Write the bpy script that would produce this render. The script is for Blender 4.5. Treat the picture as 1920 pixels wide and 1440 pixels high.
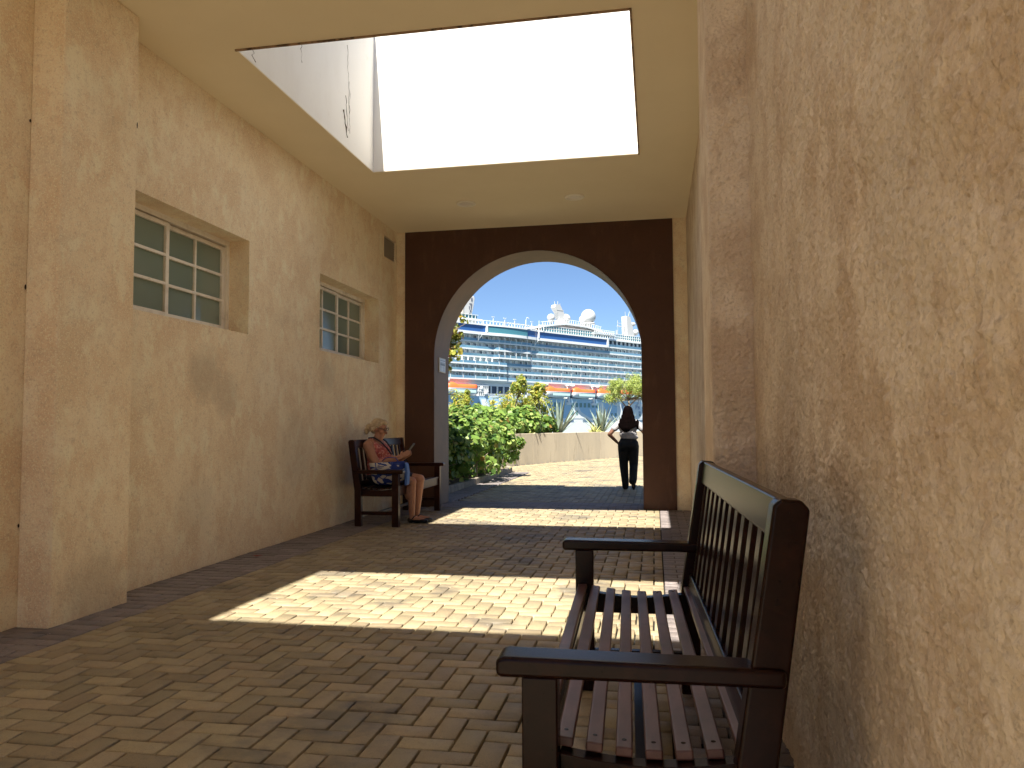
import bpy, math, random
import numpy as np
from mathutils import Vector, Matrix, Euler
random.seed(7); rng = np.random.default_rng(11)
for o in list(bpy.data.objects): bpy.data.objects.remove(o)
SC = bpy.context.scene
COL = SC.collection
# ------------------------------------------------------------------ camera
H = 1.13
F_PX, YAW, PITCH, ROLL = 1425.76, -0.184636, 0.0540546, -0.005579
cyw, syw = math.cos(YAW), math.sin(YAW)
fwd = Vector((syw*math.cos(PITCH), cyw*math.cos(PITCH), math.sin(PITCH)))
rgt = Vector((cyw, -syw, 0)); upv = rgt.cross(fwd)
r2 = rgt*math.cos(ROLL)+upv*math.sin(ROLL); u2 = upv*math.cos(ROLL)-rgt*math.sin(ROLL)
cd = bpy.data.cameras.new('camera'); cam = bpy.data.objects.new('camera', cd); COL.objects.link(cam)
m = Matrix.Identity(4)
for i in range(3): m[i][0] = r2[i]; m[i][1] = u2[i]; m[i][2] = -fwd[i]
m[2][3] = H
cam.matrix_world = m
cd.sensor_width = 36; cd.lens = F_PX/1920*36; cd.clip_start = .05; cd.clip_end = 20000
SC.camera = cam
# ------------------------------------------------------------------ sky, sun, exposure
SUNDIR = Vector((.07, .628, -1)).normalized()
world = bpy.data.worlds.new('World'); SC.world = world; world.use_nodes = True
wn = world.node_tree; bg = wn.nodes['Background']
sky = wn.nodes.new('ShaderNodeTexSky'); sky.sky_type = 'NISHITA'; sky.sun_disc = False
sky.sun_elevation = math.radians(57.7); sky.sun_rotation = math.radians(186.4)
sky.altitude = 2500; sky.air_density = 1.0; sky.dust_density = .25; sky.ozone_density = 5.0
wn.links.new(sky.outputs[0], bg.inputs[0]); bg.inputs[1].default_value = .052
sl = bpy.data.lights.new('sun', 'SUN'); sl.energy = 5; sl.angle = math.radians(.53); sl.color = (1, .95, .86)
so = bpy.data.objects.new('sun', sl); COL.objects.link(so); so.rotation_euler = SUNDIR.to_track_quat('-Z', 'Y').to_euler(); so.location = (0, -20, 40)
SC.view_settings.view_transform = 'Standard'; SC.view_settings.look = 'None'
SC.view_settings.exposure = 1.6; SC.view_settings.gamma = 1; SC.view_settings.use_curve_mapping = False
SC.render.engine = 'CYCLES'
SC.cycles.max_bounces = 16; SC.cycles.diffuse_bounces = 10; SC.cycles.glossy_bounces = 4; SC.cycles.use_denoising = True
SC.cycles.sample_clamp_indirect = 6

# ------------------------------------------------------------------ materials
def mat(name, col, rough=.7, noise=None, bump=None, spec=.5, coat=0, rnd=0, metal=0, coatr=.1, space='pos'):
    """noise: list of (scale, (r,g,b), lo, hi, detail, stretch) colour layers; bump: list of (scale, strength, dist, detail)"""
    mt = bpy.data.materials.new(name); mt.use_nodes = True
    nt = mt.node_tree; N = nt.nodes; L = nt.links; b = N['Principled BSDF']
    b.inputs['Roughness'].default_value = rough; b.inputs['Specular IOR Level'].default_value = spec
    b.inputs['Coat Weight'].default_value = coat; b.inputs['Coat Roughness'].default_value = coatr
    b.inputs['Metallic'].default_value = metal
    if space == 'pos':
        g = N.new('ShaderNodeNewGeometry').outputs['Position']
    else:
        g = N.new('ShaderNodeTexCoord').outputs['Object']
    c = N.new('ShaderNodeRGB'); c.outputs[0].default_value = (*col, 1); cur = c.outputs[0]
    def tex(scale, detail, st):
        src = g
        if st:
            mp = N.new('ShaderNodeMapping'); mp.inputs['Scale'].default_value = st; L.new(g, mp.inputs[0]); src = mp.outputs[0]
        t = N.new('ShaderNodeTexNoise'); t.inputs['Scale'].default_value = scale; t.inputs['Detail'].default_value = detail
        t.inputs['Roughness'].default_value = .62
        L.new(src, t.inputs['Vector']); return t.outputs['Fac']
    for lay in (noise or []):
        sc, cc, lo, hi, det = lay[:5]; st = lay[5] if len(lay) > 5 else None
        f = tex(sc, det, st)
        mr = N.new('ShaderNodeMapRange'); mr.inputs[1].default_value = lo; mr.inputs[2].default_value = hi
        mr.inputs[4].default_value = lay[6] if len(lay) > 6 else 1
        L.new(f, mr.inputs[0])
        mx = N.new('ShaderNodeMix'); mx.data_type = 'RGBA'; L.new(mr.outputs[0], mx.inputs[0]); L.new(cur, mx.inputs[6]); mx.inputs[7].default_value = (*cc, 1)
        cur = mx.outputs[2]
    if rnd:
        oi = N.new('ShaderNodeObjectInfo'); at = N.new('ShaderNodeAttribute'); at.attribute_name = 'rnd'
        ad = N.new('ShaderNodeMath'); ad.operation = 'ADD'; L.new(oi.outputs['Random'], ad.inputs[0]); L.new(at.outputs['Fac'], ad.inputs[1])
        fr = N.new('ShaderNodeMath'); fr.operation = 'FRACT'; L.new(ad.outputs[0], fr.inputs[0])
        mr = N.new('ShaderNodeMapRange'); mr.inputs[3].default_value = 1-rnd; mr.inputs[4].default_value = 1+rnd; L.new(fr.outputs[0], mr.inputs[0])
        hs = N.new('ShaderNodeHueSaturation'); L.new(mr.outputs[0], hs.inputs['Value']); L.new(cur, hs.inputs['Color'])
        m2 = N.new('ShaderNodeMath'); m2.operation = 'MULTIPLY_ADD'; L.new(fr.outputs[0], m2.inputs[0]); m2.inputs[1].default_value = 7.31; m2.inputs[2].default_value = 0
        m3 = N.new('ShaderNodeMath'); m3.operation = 'FRACT'; L.new(m2.outputs[0], m3.inputs[0])
        m4 = N.new('ShaderNodeMapRange'); m4.inputs[3].default_value = .5-rnd*.03; m4.inputs[4].default_value = .5+rnd*.03; L.new(m3.outputs[0], m4.inputs[0]); L.new(m4.outputs[0], hs.inputs['Hue'])
        cur = hs.outputs[0]
    L.new(cur, b.inputs['Base Color'])
    prev = None
    for (sc, stg, dist, det, *rest) in (bump or []):
        f = tex(sc, det, rest[0] if rest else None)
        bp = N.new('ShaderNodeBump'); bp.inputs['Strength'].default_value = stg; bp.inputs['Distance'].default_value = dist
        L.new(f, bp.inputs['Height'])
        if prev: L.new(prev, bp.inputs['Normal'])
        prev = bp.outputs[0]
    if prev: L.new(prev, b.inputs['Normal'])
    return mt

M = {}
def plaster(name, c1, c2, c3, stain_shade, fine=1., grime=.3, pit_shade=.4, worm=.9):
    lite = tuple(min(.93, c*1.08) for c in c2)
    return mat(name, c1, .93, [
        (.7, c2, .42, .6, 4), (2.4, c3, .47, .60, 8, (1, 1, .8)), (.9, stain_shade, .57, .72, 9, (1, 1, 1.2), grime), (8, c3, .51, .60, 8, (1, 1, .7), .7), (5, lite, .54, .62, 9, (1, 1, .7), .7),
        (26, stain_shade, .55, .70, 9, None, pit_shade*.8), (95, stain_shade, .53, .66, 5, None, pit_shade), (120, lite, .47, .38, 5, None, worm)],  # fine layers: pit dirt plus pit shade put into the colour, lighter grit
        [(14, .5, .012, 10, (1, 1, .7)), (45, .6*fine, .008, 9), (120, .7*fine, .004, 6)], spec=.15)
def spots(mt, pts, col, k=.6):
    """old water stains: soft irregular patches at given places"""
    nt = mt.node_tree; N = nt.nodes; L = nt.links; b = N['Principled BSDF']; cur = b.inputs['Base Color'].links[0].from_socket
    g = N.new('ShaderNodeNewGeometry').outputs['Position']
    nz = N.new('ShaderNodeTexNoise'); nz.inputs['Scale'].default_value = 9; nz.inputs['Detail'].default_value = 9; nz.inputs['Roughness'].default_value = .7; L.new(g, nz.inputs['Vector'])
    for (p, rad, kk) in pts:
        d = N.new('ShaderNodeVectorMath'); d.operation = 'DISTANCE'; L.new(g, d.inputs[0]); d.inputs[1].default_value = p
        mr = N.new('ShaderNodeMapRange'); mr.inputs[1].default_value = rad; mr.inputs[2].default_value = rad*.15; L.new(d.outputs['Value'], mr.inputs[0])
        ad = N.new('ShaderNodeMath'); ad.operation = 'ADD'; L.new(mr.outputs[0], ad.inputs[0]); L.new(nz.outputs['Fac'], ad.inputs[1])
        m2 = N.new('ShaderNodeMapRange'); m2.inputs[1].default_value = .72; m2.inputs[2].default_value = 1.25; m2.inputs[4].default_value = kk; L.new(ad.outputs[0], m2.inputs[0])
        mx = N.new('ShaderNodeMix'); mx.data_type = 'RGBA'; L.new(m2.outputs[0], mx.inputs[0]); L.new(cur, mx.inputs[6]); mx.inputs[7].default_value = (*col, 1); cur = mx.outputs[2]
    L.new(cur, b.inputs['Base Color'])
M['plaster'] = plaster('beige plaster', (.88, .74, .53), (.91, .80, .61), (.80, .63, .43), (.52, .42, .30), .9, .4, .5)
spots(M['plaster'], [((-3.596, 5.62, 1.56), .34, .38), ((-3.596, 5.95, 1.40), .3, .28), ((-3.596, 7.2, .9), .6, .22), ((-3.373, 4.15, .12), .4, .35), ((-3.596, 8.0, 1.72), .3, .25), ((-3.373, 4.2, 3.2), .4, .12), ((-3.596, 5.5, .5), .4, .2)], (.42, .37, .28))
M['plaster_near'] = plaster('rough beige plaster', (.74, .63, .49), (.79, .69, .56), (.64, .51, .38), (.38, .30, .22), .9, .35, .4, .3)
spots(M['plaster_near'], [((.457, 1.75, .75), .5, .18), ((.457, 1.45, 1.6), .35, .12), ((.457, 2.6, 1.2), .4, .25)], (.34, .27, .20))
M['ceiling'] = mat('ceiling paint', (.87, .78, .58), .85, [(1.2, (.84, .75, .55), .4, .7, 3), (90, (.3, .22, .14), .73, .76, 2, None, .5)], [(60, .1, .004, 3)], spec=.3)
M['shaft'] = mat('white shaft paint', (.84, .82, .77), .8, [(1.5, (.78, .75, .69), .5, .75, 5, (1, 1, .5)), (6, (.7, .66, .58), .62, .8, 6, None, .4)], [(25, .08, .006, 4)], spec=.3)
M['edge'] = mat('weathered edge bead', (.30, .20, .12), .8, [(14, (.08, .05, .03), .5, .62, 5)], [(60, .3, .004, 3)])
M['brown'] = mat('brown paint', (.085, .038, .024), .62, [(2, (.070, .031, .019), .4, .7, 5), (9, (.12, .06, .04), .56, .74, 7, (1, 1, .3), .7), (30, (.05, .024, .016), .56, .7, 5, None, .5)], [(50, .12, .004, 5)], spec=.35)
M['soffit'] = mat('medium brown arch soffit', (.19, .122, .085), .6, [(2, (.14, .095, .07), .4, .7, 5), (12, (.2, .15, .11), .6, .8, 5, (1, 1, .3), .6)], [(40, .15, .004, 5)], spec=.4)  # lighter brown than the front panel
M['wood'] = mat('dark varnished wood', (.013, .0038, .0022), .25, [(14, (.022, .0065, .004), .45, .7, 6, (1, .12, 1)), (90, (.004, .002, .0015), .55, .75, 4, (1, .05, 1), .6)], [(120, .07, .002, 4, (1, .08, 1))], spec=.17)
M['seat_wood'] = mat('worn seat wood', (.085, .034, .030), .42, [(10, (.14, .066, .06), .42, .66, 7, (1, .3, 1)), (60, (.035, .014, .012), .6, .72, 5, (1, .1, 1), .7), (5, (.05, .02, .016), .56, .7, 4)], [(160, .12, .002, 4, (1, .07, 1))], spec=.5, coat=.1, coatr=.3)
M['red_wood'] = mat('red brown bench wood', (.026, .008, .005), .30, [(14, (.040, .012, .007), .45, .7, 6)], [(120, .05, .002, 3)], spec=.22)
M['alu'] = mat('white window frame', (.84, .80, .72), .45, [(8, (.62, .55, .45), .5, .75, 5)], spec=.5)
M['glass'] = mat('frosted green glass', (.20, .26, .22), .12, [(1.2, (.23, .29, .25), .4, .7, 2)], spec=.5)
M['gasket'] = mat('dark gasket', (.05, .045, .04), .6)
M['vent_dark'] = mat('dark duct', (.015, .013, .011), .9)
M['vent_blade'] = mat('vent blade metal', (.38, .34, .28), .5)
M['paver'] = mat('tan concrete paver', (.31, .25, .15), .58, [(2.2, (.35, .28, .165), .45, .7, 5), (20, (.23, .185, .12), .52, .68, 8, None, .6), (240, (.10, .085, .06), .53, .66, 4, None, .6), (1.3, (.12, .105, .085), .54, .61, 7, None, .65)], [(160, .6, .002, 5), (600, .4, .001, 3)], spec=.5, rnd=.22)
M['paver_grey'] = mat('grey concrete paver', (.21, .18, .17), .58, [(2.2, (.25, .215, .20), .45, .7, 5), (28, (.11, .095, .09), .52, .72, 8, None, .75), (260, (.07, .06, .055), .52, .68, 4, None, .6)], [(160, .5, .0022, 5), (700, .35, .0009, 3)], spec=.45, rnd=.18)
M['joint'] = mat('dark joint sand', (.010, .0085, .0065), .95, [(40, (.018, .015, .011), .5, .7, 5)], [(200, .5, .003, 4)])
M['concrete'] = mat('board marked concrete', (.50, .43, .31), .85, [(1.2, (.43, .37, .27), .4, .65, 6, (1, 1, .25)), (9, (.25, .20, .14), .58, .75, 6, (1, 1, .15), .7), (40, (.3, .25, .19), .6, .7, 4, None, .5)], [(30, .3, .006, 6)])
M['kerb'] = mat('rough kerb stone', (.27, .235, .18), .9, [(8, (.16, .14, .11), .45, .7, 6), (50, (.35, .31, .25), .6, .75, 4, None, .5)], [(40, .6, .01, 6)], rnd=.15)
M['soil'] = mat('leaf littered soil', (.10, .065, .04), .95, [(10, (.05, .033, .02), .45, .6, 5), (40, (.32, .2, .12), .62, .66, 3)], [(20, .8, .03, 6)])
M['ground'] = mat('quay ground', (.3, .27, .22), .9, [(.5, (.24, .21, .17), .4, .7, 5)])
M['sea'] = mat('sea water', (.01, .05, .075), .12, None, [(.35, .3, .5, 4)], spec=.6)

def leafmat(name, stops, rough=.42, trans=.35):
    mt = bpy.data.materials.new(name); mt.use_nodes = True; nt = mt.node_tree; N = nt.nodes; L = nt.links
    b = N['Principled BSDF']; b.inputs['Roughness'].default_value = rough; b.inputs['Specular IOR Level'].default_value = .4
    oi = N.new('ShaderNodeObjectInfo'); at = N.new('ShaderNodeAttribute'); at.attribute_name = 'rnd'
    ad = N.new('ShaderNodeMath'); ad.operation = 'ADD'; L.new(oi.outputs['Random'], ad.inputs[0]); L.new(at.outputs['Fac'], ad.inputs[1])
    fr = N.new('ShaderNodeMath'); fr.operation = 'FRACT'; L.new(ad.outputs[0], fr.inputs[0])
    cr = N.new('ShaderNodeValToRGB'); el = cr.color_ramp.elements
    while len(el) < len(stops): el.new(.5)
    for e, (p, c) in zip(el, stops): e.position = p; e.color = (*c, 1)
    L.new(fr.outputs[0], cr.inputs[0]); L.new(cr.outputs[0], b.inputs['Base Color'])
    tr = N.new('ShaderNodeBsdfTranslucent'); hs = N.new('ShaderNodeHueSaturation'); hs.inputs['Value'].default_value = 1.5
    L.new(cr.outputs[0], hs.inputs['Color']); L.new(hs.outputs[0], tr.inputs[0])
    mx = N.new('ShaderNodeMixShader'); mx.inputs[0].default_value = trans
    L.new(b.outputs[0], mx.inputs[1]); L.new(tr.outputs[0], mx.inputs[2])
    L.new(mx.outputs[0], N['Material Output'].inputs[0]); return mt
M['grape'] = leafmat('sea grape leaf', [(0, (.05, .11, .025)), (.3, (.11, .2, .04)), (.6, (.19, .30, .06)), (.86, (.29, .38, .09)), (.94, (.36, .40, .13)), (1, (.30, .17, .05))])
M['yellowgreen'] = leafmat('yellow green leaf', [(0, (.12, .18, .03)), (.4, (.27, .32, .05)), (.8, (.42, .42, .07)), (1, (.45, .30, .06))])
M['finegreen'] = leafmat('pale fine leaf', [(0, (.16, .22, .05)), (.5, (.32, .40, .09)), (1, (.46, .49, .15))])
M['autumn'] = leafmat('turning leaf', [(0, (.07, .11, .02)), (.35, (.22, .25, .04)), (.7, (.38, .37, .06)), (.9, (.44, .33, .07)), (.96, (.45, .15, .06)), (1, (.28, .10, .05))])
M['agave'] = mat('grey green agave', (.20, .26, .20), .55, [(6, (.27, .33, .27), .4, .7, 4), (30, (.14, .19, .14), .55, .7, 3, (1, 1, .1))], spec=.4, rnd=.15)
M['yucca'] = mat('striped yellow leaf', (.42, .43, .14), .5, rnd=.2)
M['bark'] = mat('pale bark', (.26, .21, .15), .9, [(20, (.14, .11, .08), .45, .65, 5)], [(50, .5, .01, 4)])

# ------------------------------------------------------------------ helpers
def tag(o, label=None, cat=None, group=None, kind=None):
    if label: o['label'] = label
    if cat: o['category'] = cat
    if group: o['group'] = group
    if kind: o['kind'] = kind
    return o
def link(name, me, mt, parent=None):
    o = bpy.data.objects.new(name, me); COL.objects.link(o)
    if mt is not None and len(me.materials) == 0: me.materials.append(mt)
    if parent is not None: o.parent = parent
    return o
def empty(name, loc=(0, 0, 0), rz=0):
    o = bpy.data.objects.new(name, None); COL.objects.link(o); o.location = loc; o.rotation_euler = (0, 0, rz); o.empty_display_size = .1
    return o
class MB:
    def __init__(s): s.v = []; s.f = []
    def poly(s, pts): 
        n = len(s.v); s.v += [tuple(p) for p in pts]; s.f.append(tuple(range(n, n+len(pts)))); return s
    def box(s, x0, x1, y0, y1, z0, z1, T=None):
        n = len(s.v); P = [(x, y, z) for z in (z0, z1) for y in (y0, y1) for x in (x0, x1)]
        if T is not None: P = [tuple(T @ Vector(p)) for p in P]
        s.v += P
        for q in ((0, 2, 3, 1), (4, 5, 7, 6), (0, 1, 5, 4), (2, 6, 7, 3), (0, 4, 6, 2), (1, 3, 7, 5)): s.f.append(tuple(n+i for i in q))
        return s
    def prism(s, poly, a, b, axis='y'):
        """poly 2D counter-clockwise; extruded from a to b along axis"""
        n = len(s.v); k = len(poly)
        def mk(p, t): return {'y': (p[0], t, p[1]), 'x': (t, p[0], p[1]), 'z': (p[0], p[1], t)}[axis]
        s.v += [mk(p, a) for p in poly]+[mk(p, b) for p in poly]
        s.f.append(tuple(range(n, n+k))[::-1]); s.f.append(tuple(range(n+k, n+2*k)))
        for i in range(k): j = (i+1) % k; s.f.append((n+i, n+j, n+k+j, n+k+i))
        return s
    def tube(s, pts, rad, seg=8, flat=1.):
        pts = [Vector(p) for p in pts]; n0 = len(s.v)
        if not isinstance(rad, (list, tuple)): rad = [rad]*len(pts)
        for i, p in enumerate(pts):
            d = (pts[min(i+1, len(pts)-1)]-pts[max(i-1, 0)]).normalized()
            a = Vector((0, 0, 1)) if abs(d.z) < .9 else Vector((1, 0, 0))
            e1 = d.cross(a).normalized(); e2 = d.cross(e1)
            for k in range(seg):
                t = 2*math.pi*k/seg; s.v.append(tuple(p+(e1*math.cos(t)+e2*math.sin(t)*flat)*rad[i]))
        for i in range(len(pts)-1):
            for k in range(seg):
                a = n0+i*seg+k; b = n0+i*seg+(k+1) % seg; s.f.append((a, b, b+seg, a+seg))
        s.f.append(tuple(range(n0, n0+seg))[::-1]); e = n0+(len(pts)-1)*seg; s.f.append(tuple(range(e, e+seg)))
        return s
    def ell(s, c, r, nu=14, nv=8, R=None):
        n0 = len(s.v)
        for j in range(1, nv):
            ph = math.pi*j/nv
            for i in range(nu):
                t = 2*math.pi*i/nu; p = Vector((r[0]*math.sin(ph)*math.cos(t), r[1]*math.sin(ph)*math.sin(t), r[2]*math.cos(ph)))
                if R: p = R @ p
                s.v.append(tuple(p+Vector(c)))
        tp = Vector((0, 0, r[2])); bt = -tp
        if R: tp = R @ tp; bt = R @ bt
        s.v += [tuple(tp+Vector(c)), tuple(bt+Vector(c))]; T = len(s.v)-2; B = T+1
        for j in range(nv-2):
            for i in range(nu):
                a = n0+j*nu+i; b = n0+j*nu+(i+1) % nu; s.f.append((a, a+nu, b+nu, b))
        for i in range(nu):
            s.f.append((T, n0+i, n0+(i+1) % nu)); e = n0+(nv-2)*nu; s.f.append((B, e+(i+1) % nu, e+i))
        return s
    def cap(s, p0, p1, r0, r1, seg=12):
        p0, p1 = Vector(p0), Vector(p1); s.ell(p0, (r0,)*3, seg, 8); s.ell(p1, (r1,)*3, seg, 8); s.tube([p0, p1], [r0, r1], seg); return s
    def mesh(s, name, smooth=False):
        me = bpy.data.meshes.new(name); me.from_pydata(s.v, [], s.f)
        if smooth: me.polygons.foreach_set('use_smooth', [True]*len(me.polygons))
        me.update(); return me
    def build(s, name, mt, parent=None, smooth=False, bevel=0, seg=2):
        o = link(name, s.mesh(name, smooth), M[mt] if isinstance(mt, str) else mt, parent)
        if bevel:
            b = o.modifiers.new('bevel', 'BEVEL'); b.width = bevel; b.segments = seg; b.limit_method = 'ANGLE'; b.angle_limit = math.radians(35)
            o.data.polygons.foreach_set('use_smooth', [True]*len(o.data.polygons)); b.harden_normals = True
        return o
def arr_mesh(name, V, F, rnd=None):
    """V (n,3), F (m,k) arrays; rnd per face"""
    me = bpy.data.meshes.new(name); V = np.asarray(V, np.float32); F = np.asarray(F, np.int32); k = F.shape[1]
    me.vertices.add(len(V)); me.vertices.foreach_set('co', V.ravel())
    me.loops.add(F.size); me.loops.foreach_set('vertex_index', F.ravel())
    me.polygons.add(len(F)); me.polygons.foreach_set('loop_start', np.arange(len(F), dtype=np.int32)*k)
    me.polygons.foreach_set('loop_total', np.full(len(F), k, np.int32))
    if rnd is not None:
        a = me.attributes.new('rnd', 'FLOAT', 'FACE'); a.data.foreach_set('value', np.asarray(rnd, np.float32))
    me.update(calc_edges=True); me.validate(); return me
def copy_tree(o, parent=None):
    c = o.copy(); COL.objects.link(c)
    if parent is not None: c.parent = parent
    for ch in list(o.children): copy_tree(ch, c)
    return c

# ================================================================== THE SETTING
XL, XR, ZC, YW, YB, YS = -3.596, .457, 3.894, 10.312, 11.057, -12.0; YC = -1.7  # YC: ceiling ends here, unseen opening added to let in more daylight
# ---- pavers -------------------------------------------------------
LBX, RBX = -3.105, .05     # edges of the tan field inside
pav = []                    # (x0,x1,y0,y1,grey)
def clip(x0, x1, y0, y1, X0, X1, Y0, Y1, g):
    a, b, c, d = max(x0, X0), min(x1, X1), max(y0, Y0), min(y1, Y1)
    if b-a > .02 and d-c > .02: pav.append((a, b, c, d, g))
def herring(X0, X1, Y0, Y1, test=None):
    i0, i1 = int((X0+.021)/.1)-3, int((X1+.021)/.1)+3; j0, j1 = int((Y0-.021)/.1)-3, int((Y1-.021)/.1)+3
    for j in range(j0, j1):
        y = .1*j+.021
        for i in range(i0, i1):
            r = (i+j-1) % 4; x = .1*i-.021
            if test and not test(x+.05, y+.05): continue
            if r == 0: clip(x, x+.2, y, y+.1, X0, X1, Y0, Y1, 0)
            elif r == 2: clip(x, x+.1, y, y+.2, X0, X1, Y0, Y1, 0)
def border(X0, X1, Y0, Y1, start=0):
    j = 0; y = Y0
    while y < Y1:
        x = X0-(.1 if j % 2 else 0)+start
        while x < X1:
            clip(x, x+.2, y, y+.1, X0, X1, Y0, Y1, 1); x += .2
        y += .1; j += 1
herring(LBX, RBX, -11.9, YW)
border(XL-.0, LBX, -11.9, YW); border(RBX, XR, -11.9, YW)
border(-3.04, -.155, YW, YB+.05)
wallpts = [(-6.2, 12.2), (-5.6, 15.2), (-4.75, 18.3), (-3.95, 20.45), (-3.28, 22.3), (-1.95, 25.1), (-.43, 27.7), (1.6, 30.2), (4.6, 32.6), (9, 34.4), (16, 35.6)]
def wall_y(x):
    for (a, b), (c, d) in zip(wallpts, wallpts[1:]):
        if a <= x <= c: return b+(d-b)*(x-a)/(c-a)
    return 36
KX = -3.38
def out_ok(x, y): return y < wall_y(x)-.02 and not (x < KX+.42 and y < 18.1) and not (x < -3.3 and y < 18.5)
herring(-4.6, 9.0, YB+.05, 33, out_ok)
border(KX, KX+.42, YB+.05, 18.1)
pav = np.array(pav)
cx, cy = (pav[:, 0]+pav[:, 1])/2, (pav[:, 2]+pav[:, 3])/2
W = (pav[:, 1]-pav[:, 0])
# which ones show largest from the viewing spot
dx, dy, dz = cx, cy, -H
zc = dx*fwd.x+dy*fwd.y+dz*fwd.z
px = 960+F_PX*(dx*r2.x+dy*r2.y+dz*r2.z)/np.maximum(zc, .01); py = 720-F_PX*(dx*u2.x+dy*u2.y+dz*u2.z)/np.maximum(zc, .01)
full = (np.abs((pav[:, 1]-pav[:, 0])*(pav[:, 3]-pav[:, 2])-.02) < 1e-4)
vis = (zc > .3) & (px > -30) & (px < 1500) & (py < 1460) & full & ~((px > 975) & (py > 1190) & (px > 975+(1440-py)*.1)) 
order = np.argsort(np.where(vis, zc, 1e9))[:300]
big = np.zeros(len(pav), bool); big[order] = True
G, CH, DEP = .0052, .0024, .04
def paver_geo(x0, x1, y0, y1, dz, tx, ty):
    """arrays of pavers -> verts (n,12,3), 9 quads each with chamfered edges"""
    n = len(x0); V = np.zeros((n, 12, 3))
    for k, (sx, sy) in enumerate(((0, 0), (1, 0), (1, 1), (0, 1))):
        for lvl, (ins, z) in enumerate(((G, -DEP), (G, -CH), (G+CH, 0.))):
            X = np.where(sx, x1-ins, x0+ins); Y = np.where(sy, y1-ins, y0+ins)
            V[:, lvl*4+k, 0] = X; V[:, lvl*4+k, 1] = Y
            V[:, lvl*4+k, 2] = z+dz+(X-(x0+x1)/2)*tx+(Y-(y0+y1)/2)*ty
    F = [(8, 9, 10, 11)]
    for l in (0, 4):
        for k in range(4): F.append((l+k, l+(k+1) % 4, l+4+(k+1) % 4, l+4+k))
    return V, np.array(F)
floor = MB()
floor.poly([(-60, -40, -.030), (60, -40, -.030), (60, 36, -.030), (-60, 36, -.030)])
floor = floor.build('floor', 'joint'); floor['kind'] = 'structure'; floor['label'] = 'herringbone paved passage floor of tan pavers with grey border'
rest = ~big
for g, nm, mt in ((0, 'paver', 'paver'), (1, 'border_paver', 'paver_grey')):
    s = rest & (pav[:, 4] == g); P = pav[s]; n = len(P)
    V, F = paver_geo(P[:, 0], P[:, 1], P[:, 2], P[:, 3], rng.normal(0, .0011, n), rng.normal(0, .006, n), rng.normal(0, .006, n))
    FF = (F[None]+12*np.arange(n)[:, None, None]).reshape(-1, 4)
    me = arr_mesh(nm+'s', V.reshape(-1, 3), FF, np.repeat(rng.random(n), 9))
    o = link(nm+'s', me, M[mt], floor); o['kind'] = 'stuff'
protos = {}
for (lx, ly) in ((.2, .1), (.1, .2)):
    for g in (0, 1):
        for v in range(3):
            V, F = paver_geo(np.array([-lx/2]), np.array([lx/2]), np.array([-ly/2]), np.array([ly/2]), 0, 0, 0)
            V = V[0].copy(); V[8:, :2] += rng.normal(0, .0007, (4, 2)); V[8:, 2] += rng.normal(0, .0006, 4)
            me = arr_mesh('paver', V, F); me.materials.append(M['paver_grey' if g else 'paver']); protos[(lx, g, v)] = me
for idx in order:
    x0, x1, y0, y1, g = pav[idx]; lx = .2 if x1-x0 > .15 else .1
    o = bpy.data.objects.new('paver', protos[(lx, int(g), int(rng.integers(3)))]); COL.objects.link(o); o.parent = floor
    o.location = ((x0+x1)/2, (y0+y1)/2, rng.normal(0, .0011)); o.rotation_euler = (rng.normal(0, .007), rng.normal(0, .007), rng.normal(0, .006))

# terrain beyond, planting bed and sea
bed = MB(); nb = 9
def off(p, q, d):
    t = Vector((q[0]-p[0], q[1]-p[1], 0)).normalized(); return (-t.y*d, t.x*d)
def woff(d):
    R = []
    for i, p in enumerate(wallpts):
        a = wallpts[max(i-1, 0)]; b = wallpts[min(i+1, len(wallpts)-1)]; o = off(a, b, d); R.append((p[0]+o[0], p[1]+o[1]))
    return R
bp = woff(.1)
for (a, b), (c, d) in zip(bp, bp[1:]):
    bed.poly([(a, b, .84), (c, d, .84), (c-3, d+5, .8), (a-3, b+5, .8)])
    bed.poly([(a-3, b+5, .8), (c-3, d+5, .8), (c-4, d+12, -.6), (a-4, b+12, -.6)])
bed = bed.build('planting_bed', 'soil'); bed['kind'] = 'structure'
lb = MB(); gx = 12
vs = [(-9+i*.55, 11.2+j*.5) for j in range(20) for i in range(11)]
lb.v = [(min(x, KX-.1+.0), y, .06+.05*random.random()) for x, y in vs]
lb.f = [(j*11+i, j*11+i+1, (j+1)*11+i+1, (j+1)*11+i) for j in range(14) for i in range(10)]
lb = lb.build('garden_soil', 'soil'); lb['kind'] = 'structure'
gq = MB().box(-900, 900, 30, 150, -3, -.7).build('ground', 'ground'); gq['kind'] = 'structure'
sea = MB().poly([(-9000, 30, -2), (9000, 30, -2), (9000, 12000, -2), (-9000, 12000, -2)]).build('sea', 'sea'); sea['kind'] = 'structure'

# ================================================================== PASSAGE BUILDING
# --- left wall with two windows, a vent and a pilaster
WZ0, WZ1 = 1.962, 2.815
lw = MB(); TH = .45
wins = [(4.475, 6.285), (7.775, 9.590)]
ys = [YS, wins[0][0], wins[0][1], wins[1][0], wins[1][1], YW]
lw.box(XL-TH, XL, YS, YW, -.3, WZ0); 
VY0, VY1, VZ0, VZ1 = 9.745, 10.262, 3.422, 3.757
for a, b in ((ys[0], ys[1]), (ys[2], ys[3]), (ys[4], ys[5])): lw.box(XL-TH, XL, a, b, WZ0, WZ1)
lw.box(XL-TH, XL, YS, YW, WZ1, VZ0); lw.box(XL-TH, XL, YS, VY0, VZ0, VZ1); lw.box(XL-TH, XL, VY1, YW, VZ0, VZ1); lw.box(XL-TH, XL, YS, YW, VZ1, ZC+.25)
for a, b in wins: lw.box(XL-TH, XL-.26, a, b, WZ0, WZ1)
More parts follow.
